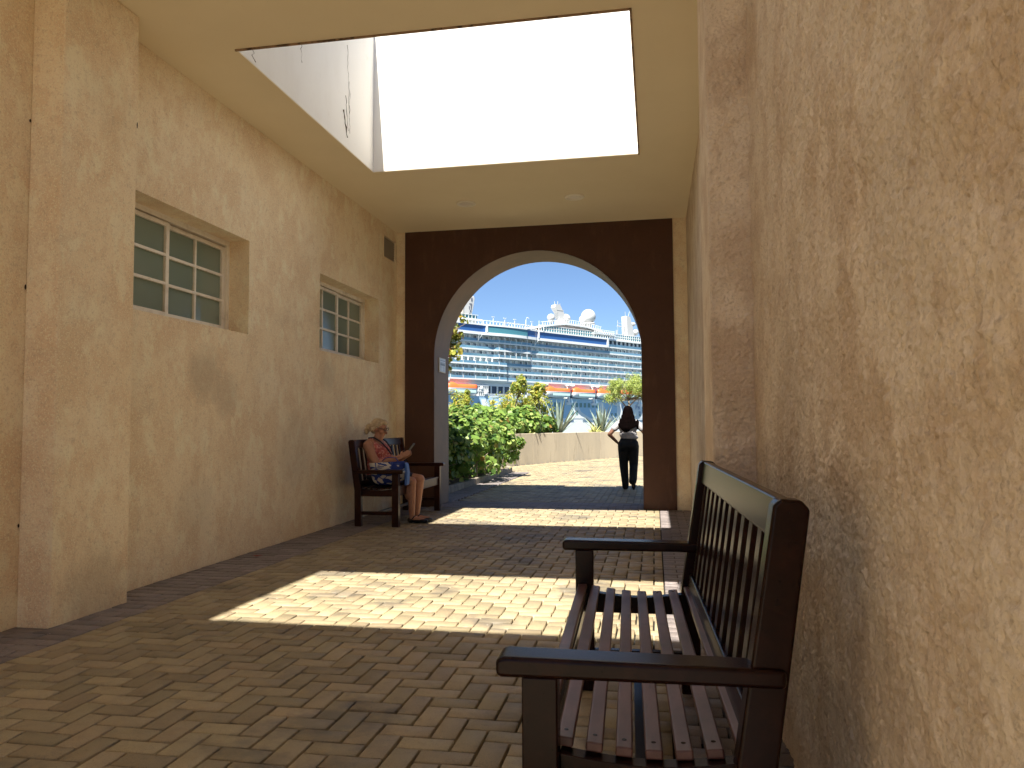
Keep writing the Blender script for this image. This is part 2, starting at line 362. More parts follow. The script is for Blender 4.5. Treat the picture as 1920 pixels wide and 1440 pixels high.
lw.box(XL-TH, XL-.12, VY0, VY1, VZ0, VZ1)
lw = lw.build('left_wall', 'plaster'); tag(lw, 'long beige plaster wall on the left with two recessed windows', 'wall')
MB().box(XL, -3.373, 3.804, 4.45, -.05, ZC).build('pilaster', 'plaster', lw, bevel=.012)['label'] = 'square beige plaster pilaster at the near end'
for (a, b) in wins:
    XF = -3.79
    fr = MB(); t = .035
    fr.box(XF-.06, XF, a, b, WZ1-.045, WZ1); fr.box(XF-.06, XF, a, b, WZ0, WZ0+.04); fr.box(XF-.06, XF, a, a+.04, WZ0+.04, WZ1-.045); fr.box(XF-.06, XF, b-.04, b, WZ0+.04, WZ1-.045)
    fo = fr.build('window', 'alu', lw, bevel=.003)
    mid = (a+b)/2
    for si, (s0, s1, xo) in enumerate(((a+.042, mid+.02, .012), (mid-.02, b-.042, -.016))):
        x1 = XF-.006+xo-.0; sb = MB(); st = .042; z0, z1 = WZ0+.042, WZ1-.047-.012
        xa, xb = x1-.028, x1
        sb.box(xa, xb, s0, s0+st, z0, z1); sb.box(xa, xb, s1-st, s1, z0, z1); sb.box(xa, xb, s0+st, s1-st, z0, z0+st*.8); sb.box(xa, xb, s0+st, s1-st, z1-st*.8, z1)
        sb.build('sash', 'alu', fo, bevel=.003)
        gy0, gy1, gz0, gz1 = s0+st, s1-st, z0+st*.8, z1-st*.8; cw = (gy1-gy0)/2; rh = (gz1-gz0)/3
        MB().box(xa+.004, xb-.002, gy0+cw-.012, gy0+cw+.012, gz0, gz1).build('muntin', 'alu', fo, bevel=.003)
        for k in (1, 2): MB().box(xa+.006, xb-.001, gy0, gy1, gz0+k*rh-.012, gz0+k*rh+.012).build('muntin', 'alu', fo, bevel=.003)
        for i in range(2):
            for k in range(3): MB().box(xa+.0, xa+.006, gy0+i*cw+.002, gy0+(i+1)*cw-.002, gz0+k*rh+.002, gz0+(k+1)*rh-.002).build('pane', 'glass', fo)
vf = MB(); e = .022
for q in ((VY0, VY1, VZ0, VZ0+e), (VY0, VY1, VZ1-e, VZ1), (VY0, VY0+e, VZ0+e, VZ1-e), (VY1-e, VY1, VZ0+e, VZ1-e)): vf.box(XL-.03, XL+.008, *q)
vf = vf.build('vent', 'plaster', lw); MB().box(XL-.11, XL-.1, VY0+e, VY1-e, VZ0+e, VZ1-e).build('duct', 'vent_dark', vf)
nl = 11
for k in range(nl):
    z = VZ0+e+.012+(VZ1-VZ0-2*e-.01)*k/nl
    T = Matrix.Translation((XL-.02, 0, z)) @ Matrix.Rotation(math.radians(-38), 4, 'Y')
    MB().box(-.012, .012, VY0+e, VY1-e, -.0015, .0015, T).build('louver', 'vent_blade', vf)
# --- right wall
rw = MB().box(XR, XR+TH, YS, YW, -.3, ZC+.25)
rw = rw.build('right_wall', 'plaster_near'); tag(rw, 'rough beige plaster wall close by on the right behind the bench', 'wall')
def grit(nx, ny, cell, seed, parts):
    r = np.random.default_rng(seed); out = np.zeros((nx, ny)); fx = np.fft.fftfreq(nx, cell)[:, None]; fy = np.fft.rfftfreq(ny, cell)[None, :]; f = np.hypot(fx, fy)
    for (wl, amp, wd) in parts:
        w = np.fft.rfft2(r.normal(size=(nx, ny))); q = np.exp(-(np.log(np.maximum(f, 1e-6)*wl)**2)/(2*wd*wd)); z = np.fft.irfft2(w*q, s=(nx, ny)); out += amp*z/z.std()
    return out
PARTS = [(.40, .0030, .5), (.09, .0011, .4), (.034, .0012, .35), (.0165, .0015, .3)]
def coat(name, org, du, dv, nrm, nu, nv, cell, seed, parent):
    h = grit(nu, nv, cell, seed, PARTS); h = h+.0010*np.clip(grit(nu, nv, cell, seed+1, [(.03, 1, .3)])-1.1, 0, 2)*2; h -= h.min()
    U, Vv = np.meshgrid(np.arange(nu)*cell, np.arange(nv)*cell, indexing='ij'); P = np.array(org)+U[..., None]*np.array(du)+Vv[..., None]*np.array(dv)+h[..., None]*np.array(nrm)
    i = np.arange((nu-1)*(nv-1)); a = (i//(nv-1))*nv+i % (nv-1); F = np.stack([a, a+nv, a+nv+1, a+1], 1)
    me = arr_mesh(name, P.reshape(-1, 3), F); me.polygons.foreach_set('use_smooth', [True]*len(F)); return link(name, me, M['plaster_near'], parent)
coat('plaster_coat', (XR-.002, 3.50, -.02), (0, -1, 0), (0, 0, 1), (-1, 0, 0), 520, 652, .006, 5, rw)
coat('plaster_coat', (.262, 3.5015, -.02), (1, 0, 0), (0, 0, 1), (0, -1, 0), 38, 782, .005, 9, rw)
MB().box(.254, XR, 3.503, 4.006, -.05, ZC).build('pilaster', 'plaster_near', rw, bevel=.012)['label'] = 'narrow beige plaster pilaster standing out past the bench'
# --- ceiling with two skylights
SX0, SX1 = -2.978, -.112; SKY = [(.557, 3.185), (4.976, 7.754)]; ZT = 5.69; CT = ZC+.3
cl = MB(); yy = [YC, SKY[0][0], SKY[0][1], SKY[1][0], SKY[1][1], YW]
for a, b in ((yy[0], yy[1]), (yy[2], yy[3]), (yy[4], yy[5])): cl.box(XL, XR, a, b, ZC, CT)
for a, b in SKY: cl.box(XL, SX0, a, b, ZC, CT); cl.box(SX1, XR, a, b, ZC, CT)
cl = cl.build('ceiling', 'ceiling'); tag(cl, 'flat beige ceiling pierced by a large rectangular skylight', 'ceiling')
t = .14
for a, b in SKY:
    s = MB(); 
    s.box(SX0-t, SX0, a-t, b+t, ZC+.006, ZT); s.box(SX1, SX1+t, a-t, b+t, ZC+.006, ZT)
    s.box(SX0, SX1, a-t, a, ZC+.006, ZT); s.box(SX0, SX1, b, b+t, ZC+.006, ZT)
    # cut so that nothing shares a plane with the slab: shaft lining stands 3 mm proud
    sv = [(x+(.003 if x in (SX0,) else 0)-(.003 if x in (SX1,) else 0), y+(.003 if y == a else 0)-(.003 if y == b else 0), z) for x, y, z in s.v]
    s.v = sv
    so_ = s.build('skylight_shaft', 'shaft', cl)
    bd = MB(); q = .010
    bd.box(SX0-.004, SX1+.004, a-.004, a+q, ZC-.012, ZC+.012); bd.box(SX1-q, SX1+.004, a+q, b-.0, ZC-.008, ZC+.012)
    bd.build('edge_bead', 'edge', cl)
# fine cracks in the shaft paint on the left side
def crack(y, z, n, step, amp, wob, r):
    mb = MB(); p = []
    for k in range(n): p.append((SX0+.004, y+random.uniform(-amp, amp)+wob*k, z-step*k))
    mb.tube(p, [r*random.uniform(.3, 1.2) for _ in p], 4, .6); return mb
ck = MB()
for (y, z, n, st, am, wo, r) in ((7.02, 4.95, 26, .035, .012, .003, .003), (6.98, 4.42, 12, .03, .02, .006, .005), (6.93, 4.25, 9, .03, .008, .012, .011), (6.0, 4.55, 10, .028, .02, .004, .003), (7.08, 4.6, 9, .04, .02, 0, .003), (5.2, 4.02, 4, .03, .03, .01, .004)):
    c_ = crack(y, z, n, st, am, wo, r); n0 = len(ck.v); ck.v += c_.v; ck.f += [tuple(i+n0 for i in f) for f in c_.f]
ck = ck.build('paint_crack', mat('dark crack', (.16, .13, .10), .9), cl)
# ceiling lamps (unlit)
M['lampglass'] = mat('opal lamp glass', (.78, .74, .66), .4); M['lamptrim'] = mat('lamp trim', (.90, .86, .76), .5)
def lathe(mb, prof, seg=32):
    n0 = len(mb.v)
    for r, z in prof:
        for k in range(seg): a = 2*math.pi*k/seg; mb.v.append((r*math.cos(a), r*math.sin(a), z))
    for i in range(len(prof)-1):
        for k in range(seg): a = n0+i*seg+k; b = n0+i*seg+(k+1) % seg; mb.f.append((a, b, b+seg, a+seg))
    return mb
for (lx, ly, lab) in ((-2.264, 9.08, 'round ceiling light nearer the left wall'), (-.911, 9.07, 'round ceiling light nearer the right wall')):
    le = empty('ceiling_light', (lx, ly, ZC)); tag(le, lab+' in front of the arch', 'ceiling light', 'ceiling lights before the arch')
    lathe(MB(), [(.118, -.001), (.122, -.010), (.112, -.018), (.094, -.016), (.090, -.004)]).build('trim_ring', 'lamptrim', le, True)
    lathe(MB(), [(.001, -.008), (.05, -.009), (.090, -.006)]).build('lens', 'lampglass', le, True)
# --- end wall with the arch
AX, AR, AZ = -1.598, 1.444, 2.104
def arch_poly(x0, x1, z1, n=40):
    """outline left+arch+right as a strip of quads"""
    xs = [AX-AR*math.cos(math.pi*k/n) for k in range(n+1)]; zs = [AZ+AR*math.sin(math.pi*k/n) for k in range(n+1)]
    return xs, zs
def arch_panel(y0, y1, x0, x1, z0, z1, n=40):
    mb = MB(); xs, zs = arch_poly(x0, x1, z1, n)
    mb.box(x0, AX-AR, y0, y1, z0, z1); mb.box(AX+AR, x1, y0, y1, z0, z1)
    for k in range(n):
        a, b, c, d = xs[k], xs[k+1], zs[k], zs[k+1]
        mb.poly([(a, y0, c), (b, y0, d), (b, y0, z1), (a, y0, z1)]); mb.poly([(a, y1, c), (a, y1, z1), (b, y1, z1), (b, y1, d)])
        mb.poly([(a, y0, c), (a, y1, c), (b, y1, d), (b, y0, d)]); 
    mb.poly([(AX-AR, y0, z1), (AX+AR, y0, z1), (AX+AR, y1, z1), (AX-AR, y1, z1)])
    return mb
aw = arch_panel(YW+.012, YB, XL-TH, XR+TH, -.3, ZC+.3).build('arch_wall', 'plaster'); tag(aw, 'end wall painted dark brown with a tall round arch', 'wall')
arch_panel(YW-.008, YW+.0115, -3.470, .277, -.02, ZC-.0, 40).build('brown_panel', 'brown', aw)
so2 = MB(); n = 48; pts = [(AX-AR, -.02)]+[(AX-AR*math.cos(math.pi*k/n), AZ+AR*math.sin(math.pi*k/n)) for k in range(n+1)]+[(AX+AR, -.02)]
n0 = 0
for (x, z) in pts: 
    dxx, dzz = x-AX, max(z-AZ, 0); l = math.hypot(dxx, dzz) or 1; ix, iz = (x-dxx/l*.004, z-dzz/l*.004)
    so2.v += [(ix, YW-.006, iz), (ix, YB+.004, iz)]
so2.f = [(2*i, 2*i+1, 2*i+3, 2*i+2) for i in range(len(pts)-1)]
so2.build('arch_lining', 'soffit', aw, True)
# roof and parapets outside
M['roofing'] = mat('roof coating', (.6, .55, .47), .9)
rf = MB(); rf.box(XL-TH, XL, YS, YW, CT-.05, 4.76); rf.box(XR, XR+TH, YS, YW, CT-.05, 4.76)
rf.box(-2.0, XR+TH, YW, YB, ZC+.302, 4.76); rf.box(XL-TH-5, -2.0, YW, YB, ZC+.302, 5.10)
rf = rf.build('parapet', 'plaster'); tag(rf, 'beige roof parapet above the arched end wall', 'parapet')
bb = MB().box(XL-TH-12, XL-TH-.003, -14, YB-.003, -.3, 4.2).build('building', 'plaster'); tag(bb, 'beige plaster building on the left of the passage', 'building')
bb = MB().box(XR+TH+.003, XR+TH+14, -14, YB-.003, -.3, 4.2).build('building', 'plaster'); tag(bb, 'beige plaster building on the right of the passage', 'building')
# back end of the passage with its own arch
ba = arch_panel(YS-.6, YS, XL-TH, XR+TH, -.3, ZC+.3).build('rear_arch_wall', 'plaster'); tag(ba, 'beige plaster wall with an arch at the entrance behind the viewer', 'wall')
# notice on the left jamb
sg = empty('notice_sign', (AX-AR+.004, 10.69, 2.005)); tag(sg, 'small framed white notice on the left side of the arch', 'sign')
MB().box(0, .012, -.165, .165, -.105, .105).build('sign_frame', mat('pale frame', (.62, .62, .56), .5), sg, bevel=.002)
MB().box(.0125, .014, -.145, .145, -.09, .09).build('sheet', mat('notice paper', (.58, .6, .68), .3), sg)
pr = MB(); pr.box(.0142, .0148, -.13, .13, .062, .072); pr.box(.0142, .0148, -.13, .13, .035, .041)
pr.box(.0142, .0148, -.12, .12, -.005, .028)
for k in range(5):
    z = -.022-.014*k; pr.box(.0142, .0148, -.13, -.04+.03*random.random(), z, z+.004); pr.box(.0142, .0148, .01, .10+.03*random.random(), z, z+.004)
pr.build('printing', mat('grey printing', (.22, .26, .34), .5), sg)

# ================================================================== BENCHES
def make_bench(name, wood, seatwood, label, group):
    """local: x back from the arm fronts, y along, origin at floor, length L"""
    r = empty(name); tag(r, label, 'bench', group)
    Lh = .8325    # arm centre lines at +-Lh
    for s in (-1, 1):
        y = s*Lh
        a = MB(); pl = [(0, .594), (.012, .591), (.60, .591), (.60, .630), (.02, .636), (0, .631)]
        a.prism([(p[0], p[1]) for p in pl], y-.045, y+.045, 'y'); a.build('armrest', wood, r, bevel=.011, seg=3)
        MB().box(.055, .132, y-.034, y+.034, 0, .592).build('leg', wood, r, bevel=.005)
        # back leg and post, raked from the seat up
        pp = [(.495, 0), (.572, 0), (.578, .40), (.657, .952), (.640, .972), (.597, .975), (.583, .96), (.498, .42)]
        MB().prism(pp, y-.03, y+.03, 'y').build('leg', wood, r, bevel=.008, seg=3)
        # side rail, curved on top, under the slats
        n = 12; top = []
        for k in range(n+1):
            x = .132+(.505-.132)*k/n; u = k/n; top.append((x, .420-.018*math.sin(math.pi*min(1, u*1.0))))
        poly = [(.132, .335), (.505, .335)]+top[::-1]
        MB().prism(poly, y-.022-s*.03, y+.022-s*.03, 'y').build('seat_rail', wood, r, bevel=.003)
        MB().box(.132, .505, y-.018, y+.018, .13, .17).build('stretcher', wood, r, bevel=.004)
    MB().box(.075, .110, -Lh+.036, Lh-.036, .34, .432).build('front_rail', wood, r, bevel=.008)
    MB().box(.535, .56, -Lh+.031, Lh-.031, .345, .425).build('rear_rail', wood, r, bevel=.005)
    MB().box(.295, .335, -Lh+.02, Lh-.02, .135, .165).build('stretcher', wood, r, bevel=.004)
    MB().box(.300, .340, -.03, .03, .36, .39).build('brace', wood, r)
    for k in range(8):
        if k == 0: x, z, y0, y1, tl = .086, .440, -Lh+.036, Lh-.036, 0
        else:
            u = (k-1)/6; x = .141+.387*u; z = .434-.018*math.sin(math.pi*u)+(.006 if k == 7 else 0); tl = -math.cos(math.pi*u)*.12; y0, y1 = -Lh+.033, Lh-.033
        T = Matrix.Translation((x, 0, z)) @ Matrix.Rotation(-tl, 4, 'Y')
        MB().box(-.019, .019, y0, y1, -.011, .011, T).build('seat_slat', seatwood, r, bevel=.005)
        if k:
            for s in (-1, 1):
                pg = MB(); pg.tube([(x, s*(Lh-.075), z+.0105), (x, s*(Lh-.075), z+.0116)], .0055, 8); pg.build('plug', wood, r)
    rk = (.657-.578)/(.952-.40)
    def bx(z): return .524+(z-.42)*rk
    T = lambda z: Matrix.Translation((bx(z)+.014, 0, z)) @ Matrix.Rotation(math.atan(rk), 4, 'Y')
    MB().box(-.017, .022, -Lh+.031, Lh-.031, -.046, .046, T(.925)).build('top_rail', wood, r, bevel=.008, seg=3)
    MB().box(-.017, .020, -Lh+.031, Lh-.031, -.03, .03, T(.475)).build('bottom_rail', wood, r, bevel=.006)
    ns = 12
    for k in range(ns):
        y = -Lh+.031+(2*Lh-.062)*(k+.5)/ns
        z0, z1 = .503, .881; T2 = Matrix.Translation((bx((z0+z1)/2)+.016, y, (z0+z1)/2)) @ Matrix.Rotation(math.atan(rk), 4, 'Y')
        MB().box(-.009, .009, -.028, .028, -(z1-z0)/2, (z1-z0)/2, T2).build('back_slat', wood, r, bevel=.003)
    return r
b1 = make_bench('bench', 'wood', 'seat_wood', 'empty dark slatted wooden bench in the right foreground', 'wooden slatted benches')
b1.location = (-.372, 2.4975, 0); b1.rotation_euler = (0, 0, .033)
b2 = make_bench('bench', 'red_wood', 'red_wood', 'red brown wooden bench by the left wall with a woman seated', 'wooden slatted benches')
b2.location = (-2.765, 9.02, 0); b2.rotation_euler = (0, 0, math.pi)

M['chip'] = mat('dark hole', (.03, .022, .015), .95)
for (p, r_, par) in (((-3.592, 3.80, 2.94), (.006, .004, .010), lw), ((-3.592, 3.80, 1.95), (.005, .004, .016), lw), ((-3.592, 3.80, .57), (.005, .004, .012), lw), ((-3.375, 4.449, 3.15), (.003, .003, .022), lw), ((.450, 3.494, 2.33), (.009, .005, .014), rw), ((.450, 3.494, 1.75), (.005, .004, .02), rw), ((.450, 3.494, 1.2), (.005, .004, .012), rw)):
    MB().ell(p, r_, 8, 6).build('chip', 'chip', par, True)
lf = MB(); lf.v = [(-.05, -.01, .012), (0, -.028, .004), (.05, .0, .014), (0, .026, .010), (0, 0, .003)]; lf.f = [(0, 1, 4), (1, 2, 4), (2, 3, 4), (3, 0, 4)]
lf = lf.build('fallen_leaf', mat('dry red leaf', (.22, .04, .03), .6)); lf.location = (-3.4, 6.15, .004); tag(lf, 'dry red leaf lying on the grey border paving by the left wall', 'leaf')
lt = MB()
for q in range(150):
    x_ = random.uniform(XL+.03, XR-.03) if q > 60 else XL+.05+abs(random.gauss(0, .25)); y_ = random.uniform(1.8, 10); r_ = random.uniform(.0018, .0045); lt.ell((x_, y_, .003), (r_*1.5, r_, r_*.6), 5, 3)
lt = lt.build('litter', mat('pale crumbs', (.42, .38, .32), .9), None); tag(lt, 'pale crumbs and grit scattered over the paving', 'litter', kind='stuff')

# ================================================================== PEOPLE
def fleshy(name, mb, mt, parent, voxel=.006, smooth=4):
    o = mb.build(name, mt, parent, True)
    rm = o.modifiers.new('remesh', 'REMESH'); rm.mode = 'VOXEL'; rm.voxel_size = voxel; rm.use_smooth_shade = True
    sm = o.modifiers.new('smooth', 'SMOOTH'); sm.iterations = smooth; sm.factor = .5
    return o
def hand(mb, wrist, d, palm_n, size=.165, curl=.5, side=1):
    """wrist point, direction of fingers, palm normal (faces what it holds)"""
    d = Vector(d).normalized(); nrm = Vector(palm_n); nrm = (nrm-d*nrm.dot(d)).normalized(); lat = d.cross(nrm)*side
    w = Vector(wrist); pl = size*.5
    R = Matrix((lat, d, nrm)).transposed()
    mb.ell(w+d*pl*.55, (size*.22, pl*.62, size*.085), 12, 8, R)
    for k, ln in enumerate((.38, .44, .42, .33)):
        base = w+d*pl*.95+lat*size*(.15-.105*k); L = size*ln
        d1 = (d*math.cos(curl*.5)+nrm*math.sin(curl*.5)); d2 = (d*math.cos(curl*1.3)+nrm*math.sin(curl*1.3)); d3 = (d*math.cos(curl*1.9)+nrm*math.sin(curl*1.9))
        p1 = base+d1*L*.45; p2 = p1+d2*L*.32; p3 = p2+d3*L*.23
        mb.cap(base-d*size*.05, p1, size*.052, size*.047, 8); mb.cap(p1, p2, size*.047, size*.043, 8); mb.cap(p2, p3, size*.043, size*.036, 8)
    tb = w+d*pl*.25+lat*size*.17; td = (d*.7+lat*.55+nrm*.5).normalized(); t1 = tb+td*size*.2; t2 = t1+(d*.9+nrm*.4).normalized()*size*.18
    mb.cap(tb, t1, size*.07, size*.055, 8); mb.cap(t1, t2, size*.055, size*.042, 8)
M['skin'] = mat('fair skin', (.46, .235, .15), .5, [(20, (.40, .19, .12), .45, .7, 4)], spec=.35, space='obj')
M['skin_dark'] = mat('brown skin', (.16, .075, .045), .5, spec=.35)
M['blonde'] = mat('pale blonde hair', (.58, .46, .30), .5, [(60, (.42, .31, .19), .45, .65, 4, (.25, 1, 1)), (20, (.7, .6, .45), .55, .75, 4)], [(90, .4, .003, 3, (.25, 1, 1))], space='obj')
M['darkhair'] = mat('dark reddish brown hair', (.0020, .0010, .0010), .8, [(60, (.005, .0018, .0015), .5, .75, 4, (1, 1, .08))], [(110, .5, .003, 3, (1, 1, .08))], spec=.02, space='obj')
M['coral'] = mat('coral patterned top', (.45, .10, .09), .8, [(45, (.62, .33, .30), .53, .56, 3), (70, (.25, .04, .05), .56, .6, 3)], space='obj')
M['navy'] = mat('navy cloth', (.012, .018, .035), .8)
M['black'] = mat('black cloth', (.006, .006, .007), .85, None, [(30, .3, .01, 3)])
M['blouse'] = mat('white blouse', (.36, .34, .345), .8, None, [(18, .5, .02, 4)], space='obj')
M['shoe'] = mat('black leather shoe', (.008, .007, .007), .35)
def face(mb, c, fd, up, s=1.):
    """skull, jaw, nose, brow, ear lumps; c centre of skull, fd facing"""
    fd = Vector(fd).normalized(); up = Vector(up).normalized(); up = (up-fd*up.dot(fd)).normalized(); lt = fd.cross(up); c = Vector(c)
    R = Matrix((lt, fd, up)).transposed()
    mb.ell(c+up*.02*s, (.073*s, .092*s, .088*s), 16, 12, R)
    mb.ell(c+fd*.028*s-up*.055*s, (.054*s, .062*s, .062*s), 14, 10, R)
    mb.ell(c+fd*.066*s-up*.094*s, (.022*s, .022*s, .018*s), 10, 8, R)
    mb.cap(c+fd*.088*s-up*.002*s, c+fd*.110*s-up*.034*s, .009*s, .014*s, 8)
    mb.ell(c+fd*.084*s-up*.062*s, (.024*s, .012*s, .012*s), 10, 6, R)
    for q in (-1, 1):
        mb.ell(c+lt*q*.074*s-fd*.005*s-up*.02*s, (.010*s, .020*s, .032*s), 8, 6, R)
        mb.ell(c+lt*q*.04*s+fd*.062*s-up*.035*s, (.024*s, .022*s, .022*s), 8, 6, R)
        mb.ell(c+lt*q*.03*s+fd*.080*s+up*.018*s, (.022*s, .012*s, .010*s), 8, 6, R)
    return fd, up, lt, R
# --- seated woman ; local x = the way she faces (+X), origin on the floor below her
pw = empty('person', (-3.165, 8.66, 0), math.radians(-6)); tag(pw, 'blonde woman in coral top and navy skirt seated reading her phone', 'person')
bd = MB()
hipz = .52
bd.ell((-.03, 0, hipz+.03), (.155, .195, .115)); bd.ell((-.07, 0, .66), (.135, .17, .15)); bd.ell((-.02, 0, .66), (.12, .15, .13)); bd.ell((-.11, 0, .82), (.115, .18, .16))
bd.cap((-.13, -.13, .915), (-.13, .13, .915), .062, .062); bd.ell((-.05, 0, .83), (.10, .15, .09))
bd.cap((-.115, 0, .92), (-.065, 0, 1.02), .062, .055)
hc = Vector((-.075, 0, 1.105)); fdir = Vector((.95, 0, -.28))
f3, u3, l3, R3 = face(bd, hc, fdir, (0, 0, 1), 1.0)
for s in (-1, 1):
    kn = (.385+(.03 if s > 0 else 0), s*.085, .475+(.02 if s > 0 else 0)); an = (.385, s*.07, .09)
    bd.cap((.0, s*.10, hipz), kn, .092, .060); bd.ell((kn[0]-.005, kn[1], kn[2]-.005), (.062, .058, .065))
    bd.cap(kn, an, .056, .034); bd.ell((kn[0]-.035, kn[1], .36), (.055, .05, .10))
    bd.cap((an[0], an[1], .06), (an[0]+.14, an[1], .035), .034, .026)
    # arms bent forward to the phone
    sh = (-.13, s*.195, .895); el = (.01, s*.225, .675); wr = (.235, s*.075, .765)
    bd.cap(sh, el, .060, .047); bd.cap(el, wr, .046, .027); bd.ell((sh[0], sh[1]-.01*s, sh[2]), (.065, .055, .065))
    hand(bd, wr, (.8, -s*.25, .45), (0, -s, .3), .155, .55, -s)
person = fleshy('body', bd, 'skin', pw, .0065, 3)
tp = MB(); tp.ell((-.07, 0, .67), (.15, .185, .17)); tp.ell((-.02, 0, .66), (.135, .165, .14)); tp.ell((-.11, 0, .80), (.128, .168, .15)); tp.ell((-.045, 0, .82), (.115, .16, .10)); tp.ell((-.05, 0, .56), (.165, .2, .08))
tp.cap((-.135, -.105, .935), (-.05, -.09, .86), .05, .05); tp.cap((-.135, .105, .935), (-.05, .09, .86), .05, .05)
fleshy('top', tp, 'coral', pw, .008, 3)
st = MB()
for s in (-1, 1): st.tube([(-.175, s*.075, .985), (-.10, s*.085, .992), (-.02, s*.075, .945), (.055, s*.05, .865), (.10, s*.02, .79)], .009, 6)
st.build('neckline_trim', 'navy', pw, True)
sk = MB()
for s in (-1, 1): sk.cap((-.02, s*.09, hipz+.0), (.29, s*.085, .495), .112, .083)
sk.ell((-.04, 0, hipz+.01), (.175, .215, .10)); sk.ell((.14, 0, .51), (.2, .12, .07))
fleshy('skirt', sk, 'navy', pw, .009, 4)
ha = MB(); c = hc
ha.ell(c+u3*.033-f3*.018, (.082, .095, .084), 16, 12, R3); ha.ell(c-f3*.05+u3*.0, (.082, .065, .085), 14, 10, R3); ha.ell(c+f3*.045+u3*.080, (.06, .05, .035), 12, 8, R3)
ha.cap(c+f3*.03+u3*.065+l3*.065, c-f3*.045-u3*.035+l3*.075, .020, .024, 8); ha.cap(c+f3*.03+u3*.065-l3*.065, c-f3*.045-u3*.035-l3*.075, .020, .024, 8)
ha.ell(c-f3*.125-u3*.03, (.045, .048, .05), 12, 8, R3); ha.ell(c-f3*.145-u3*.075, (.032, .032, .05), 12, 8, R3)
fleshy('hair', ha, 'blonde', pw, .006, 3)
gl = MB()
for s in (-1, 1):
    cc = c+f3*.098+u3*.012+l3*s*.034; ring = [tuple(cc+l3*.026*math.cos(a)+u3*.020*math.sin(a)) for a in np.linspace(0, 2*math.pi, 13)]
    gl.tube(ring, .003, 5); gl.tube([tuple(cc+l3*s*.026), tuple(c+l3*s*.078-f3*.005+u3*.008)], .0028, 5)
gl.tube([tuple(c+f3*.1+u3*.014-l3*.008), tuple(c+f3*.1+u3*.014+l3*.008)], .003, 5)
gl.build('glasses', 'shoe', pw, True)
for s in (-1, 1):
    sh_ = MB(); ax, ay = .385, s*.07
    sh_.ell((ax-.01, ay, .035), (.05, .036, .034)); sh_.ell((ax+.07, ay, .026), (.085, .036, .026)); sh_.ell((ax+.14, ay, .028), (.065, .041, .027))
    so3 = fleshy('shoe', sh_, 'shoe', pw, .006, 2)
    MB().tube([(ax+.01, ay-.040, .04), (ax+.035, ay-.03, .075), (ax+.045, ay, .085), (ax+.035, ay+.03, .075), (ax+.01, ay+.040, .04)], .007, 6).build('strap', 'shoe', so3, True)
ph = empty('phone', (-2.838, 8.63, .862)); tag(ph, 'dark smartphone held up by the seated woman', 'phone'); ph.rotation_euler = (0, math.radians(-52), math.radians(-6))
MB().box(-.075, .075, -.036, .036, -.005, .0042).build('case', 'shoe', ph, bevel=.003)
MB().box(-.070, .070, -.033, .033, .0043, .005).build('screen', mat('phone screen', (.03, .035, .045), .1), ph)
# tote bag beside her
def bagmat():
    mt = bpy.data.materials.new('blue and white leaf print'); mt.use_nodes = True; N = mt.node_tree.nodes; L = mt.node_tree.links; b = N['Principled BSDF']; b.inputs['Roughness'].default_value = .75
    tc = N.new('ShaderNodeTexCoord'); mp = N.new('ShaderNodeMapping'); mp.inputs['Rotation'].default_value = (0, math.radians(35), 0); mp.inputs['Scale'].default_value = (1.3, 1, 2.6); L.new(tc.outputs['Object'], mp.inputs[0])
    w = N.new('ShaderNodeTexNoise'); w.inputs['Scale'].default_value = 4.2; w.inputs['Detail'].default_value = 0; w.inputs['Distortion'].default_value = 2.2; L.new(mp.outputs[0], w.inputs['Vector'])
    cr = N.new('ShaderNodeValToRGB'); cr.color_ramp.interpolation = 'CONSTANT'; e = cr.color_ramp.elements; e[0].color = (.01, .035, .22, 1); e[1].position = .47; e[1].color = (.62, .58, .52, 1)
    L.new(w.outputs['Fac'], cr.inputs[0]); L.new(cr.outputs[0], b.inputs['Base Color']); return mt
M['bag'] = bagmat(); M['blue'] = mat('royal blue cloth', (.012, .05, .30), .7); M['pale_blue'] = mat('light blue lining', (.07, .17, .5), .7)
bg_ = empty('tote_bag', (-3.00, 8.33, .430), math.radians(4)); tag(bg_, 'blue and white patterned tote bag lying on the bench', 'bag')
bm_ = MB(); bm_.v = [(-.19, -.07, 0), (.20, -.07, .03), (.20, .07, .03), (-.19, .07, 0), (-.24, -.11, .27), (.21, -.10, .30), (.21, .09, .30), (-.24, .08, .27), (-.215, -.12, .13), (.235, -.11, .16), (.235, .11, .16), (-.215, .10, .13)]
bm_.f = [(0, 3, 2, 1), (0, 1, 9, 8), (1, 2, 10, 9), (2, 3, 11, 10), (3, 0, 8, 11), (8, 9, 5, 4), (9, 10, 6, 5), (10, 11, 7, 6), (11, 8, 4, 7)]
bo = bm_.build('pouch', 'bag', bg_, True); ss = bo.modifiers.new('s', 'SUBSURF'); ss.levels = ss.render_levels = 2; sd = bo.modifiers.new('t', 'SOLIDIFY'); sd.thickness = .004
MB().tube([(-.12, -.115, .285), (-.10, -.132, .20), (-.06, -.14, .12), (-.02, -.14, .10), (.02, -.14, .13), (.06, -.132, .2), (.08, -.115, .29)], .013, 6, .35).build('strap', 'blue', bg_, True)
MB().tube([(-.10, .085, .29), (-.06, .09, .33), (.0, .09, .335), (.06, .09, .33), (.09, .085, .29)], .012, 6, .4).build('strap', 'blue', bg_, True)
MB().prism([(.205, .02), (.235, .03), (.243, .17), (.225, .27), (.205, .285)], -.07, .05, 'y').build('side_flap', 'pale_blue', bg_, bevel=.01)

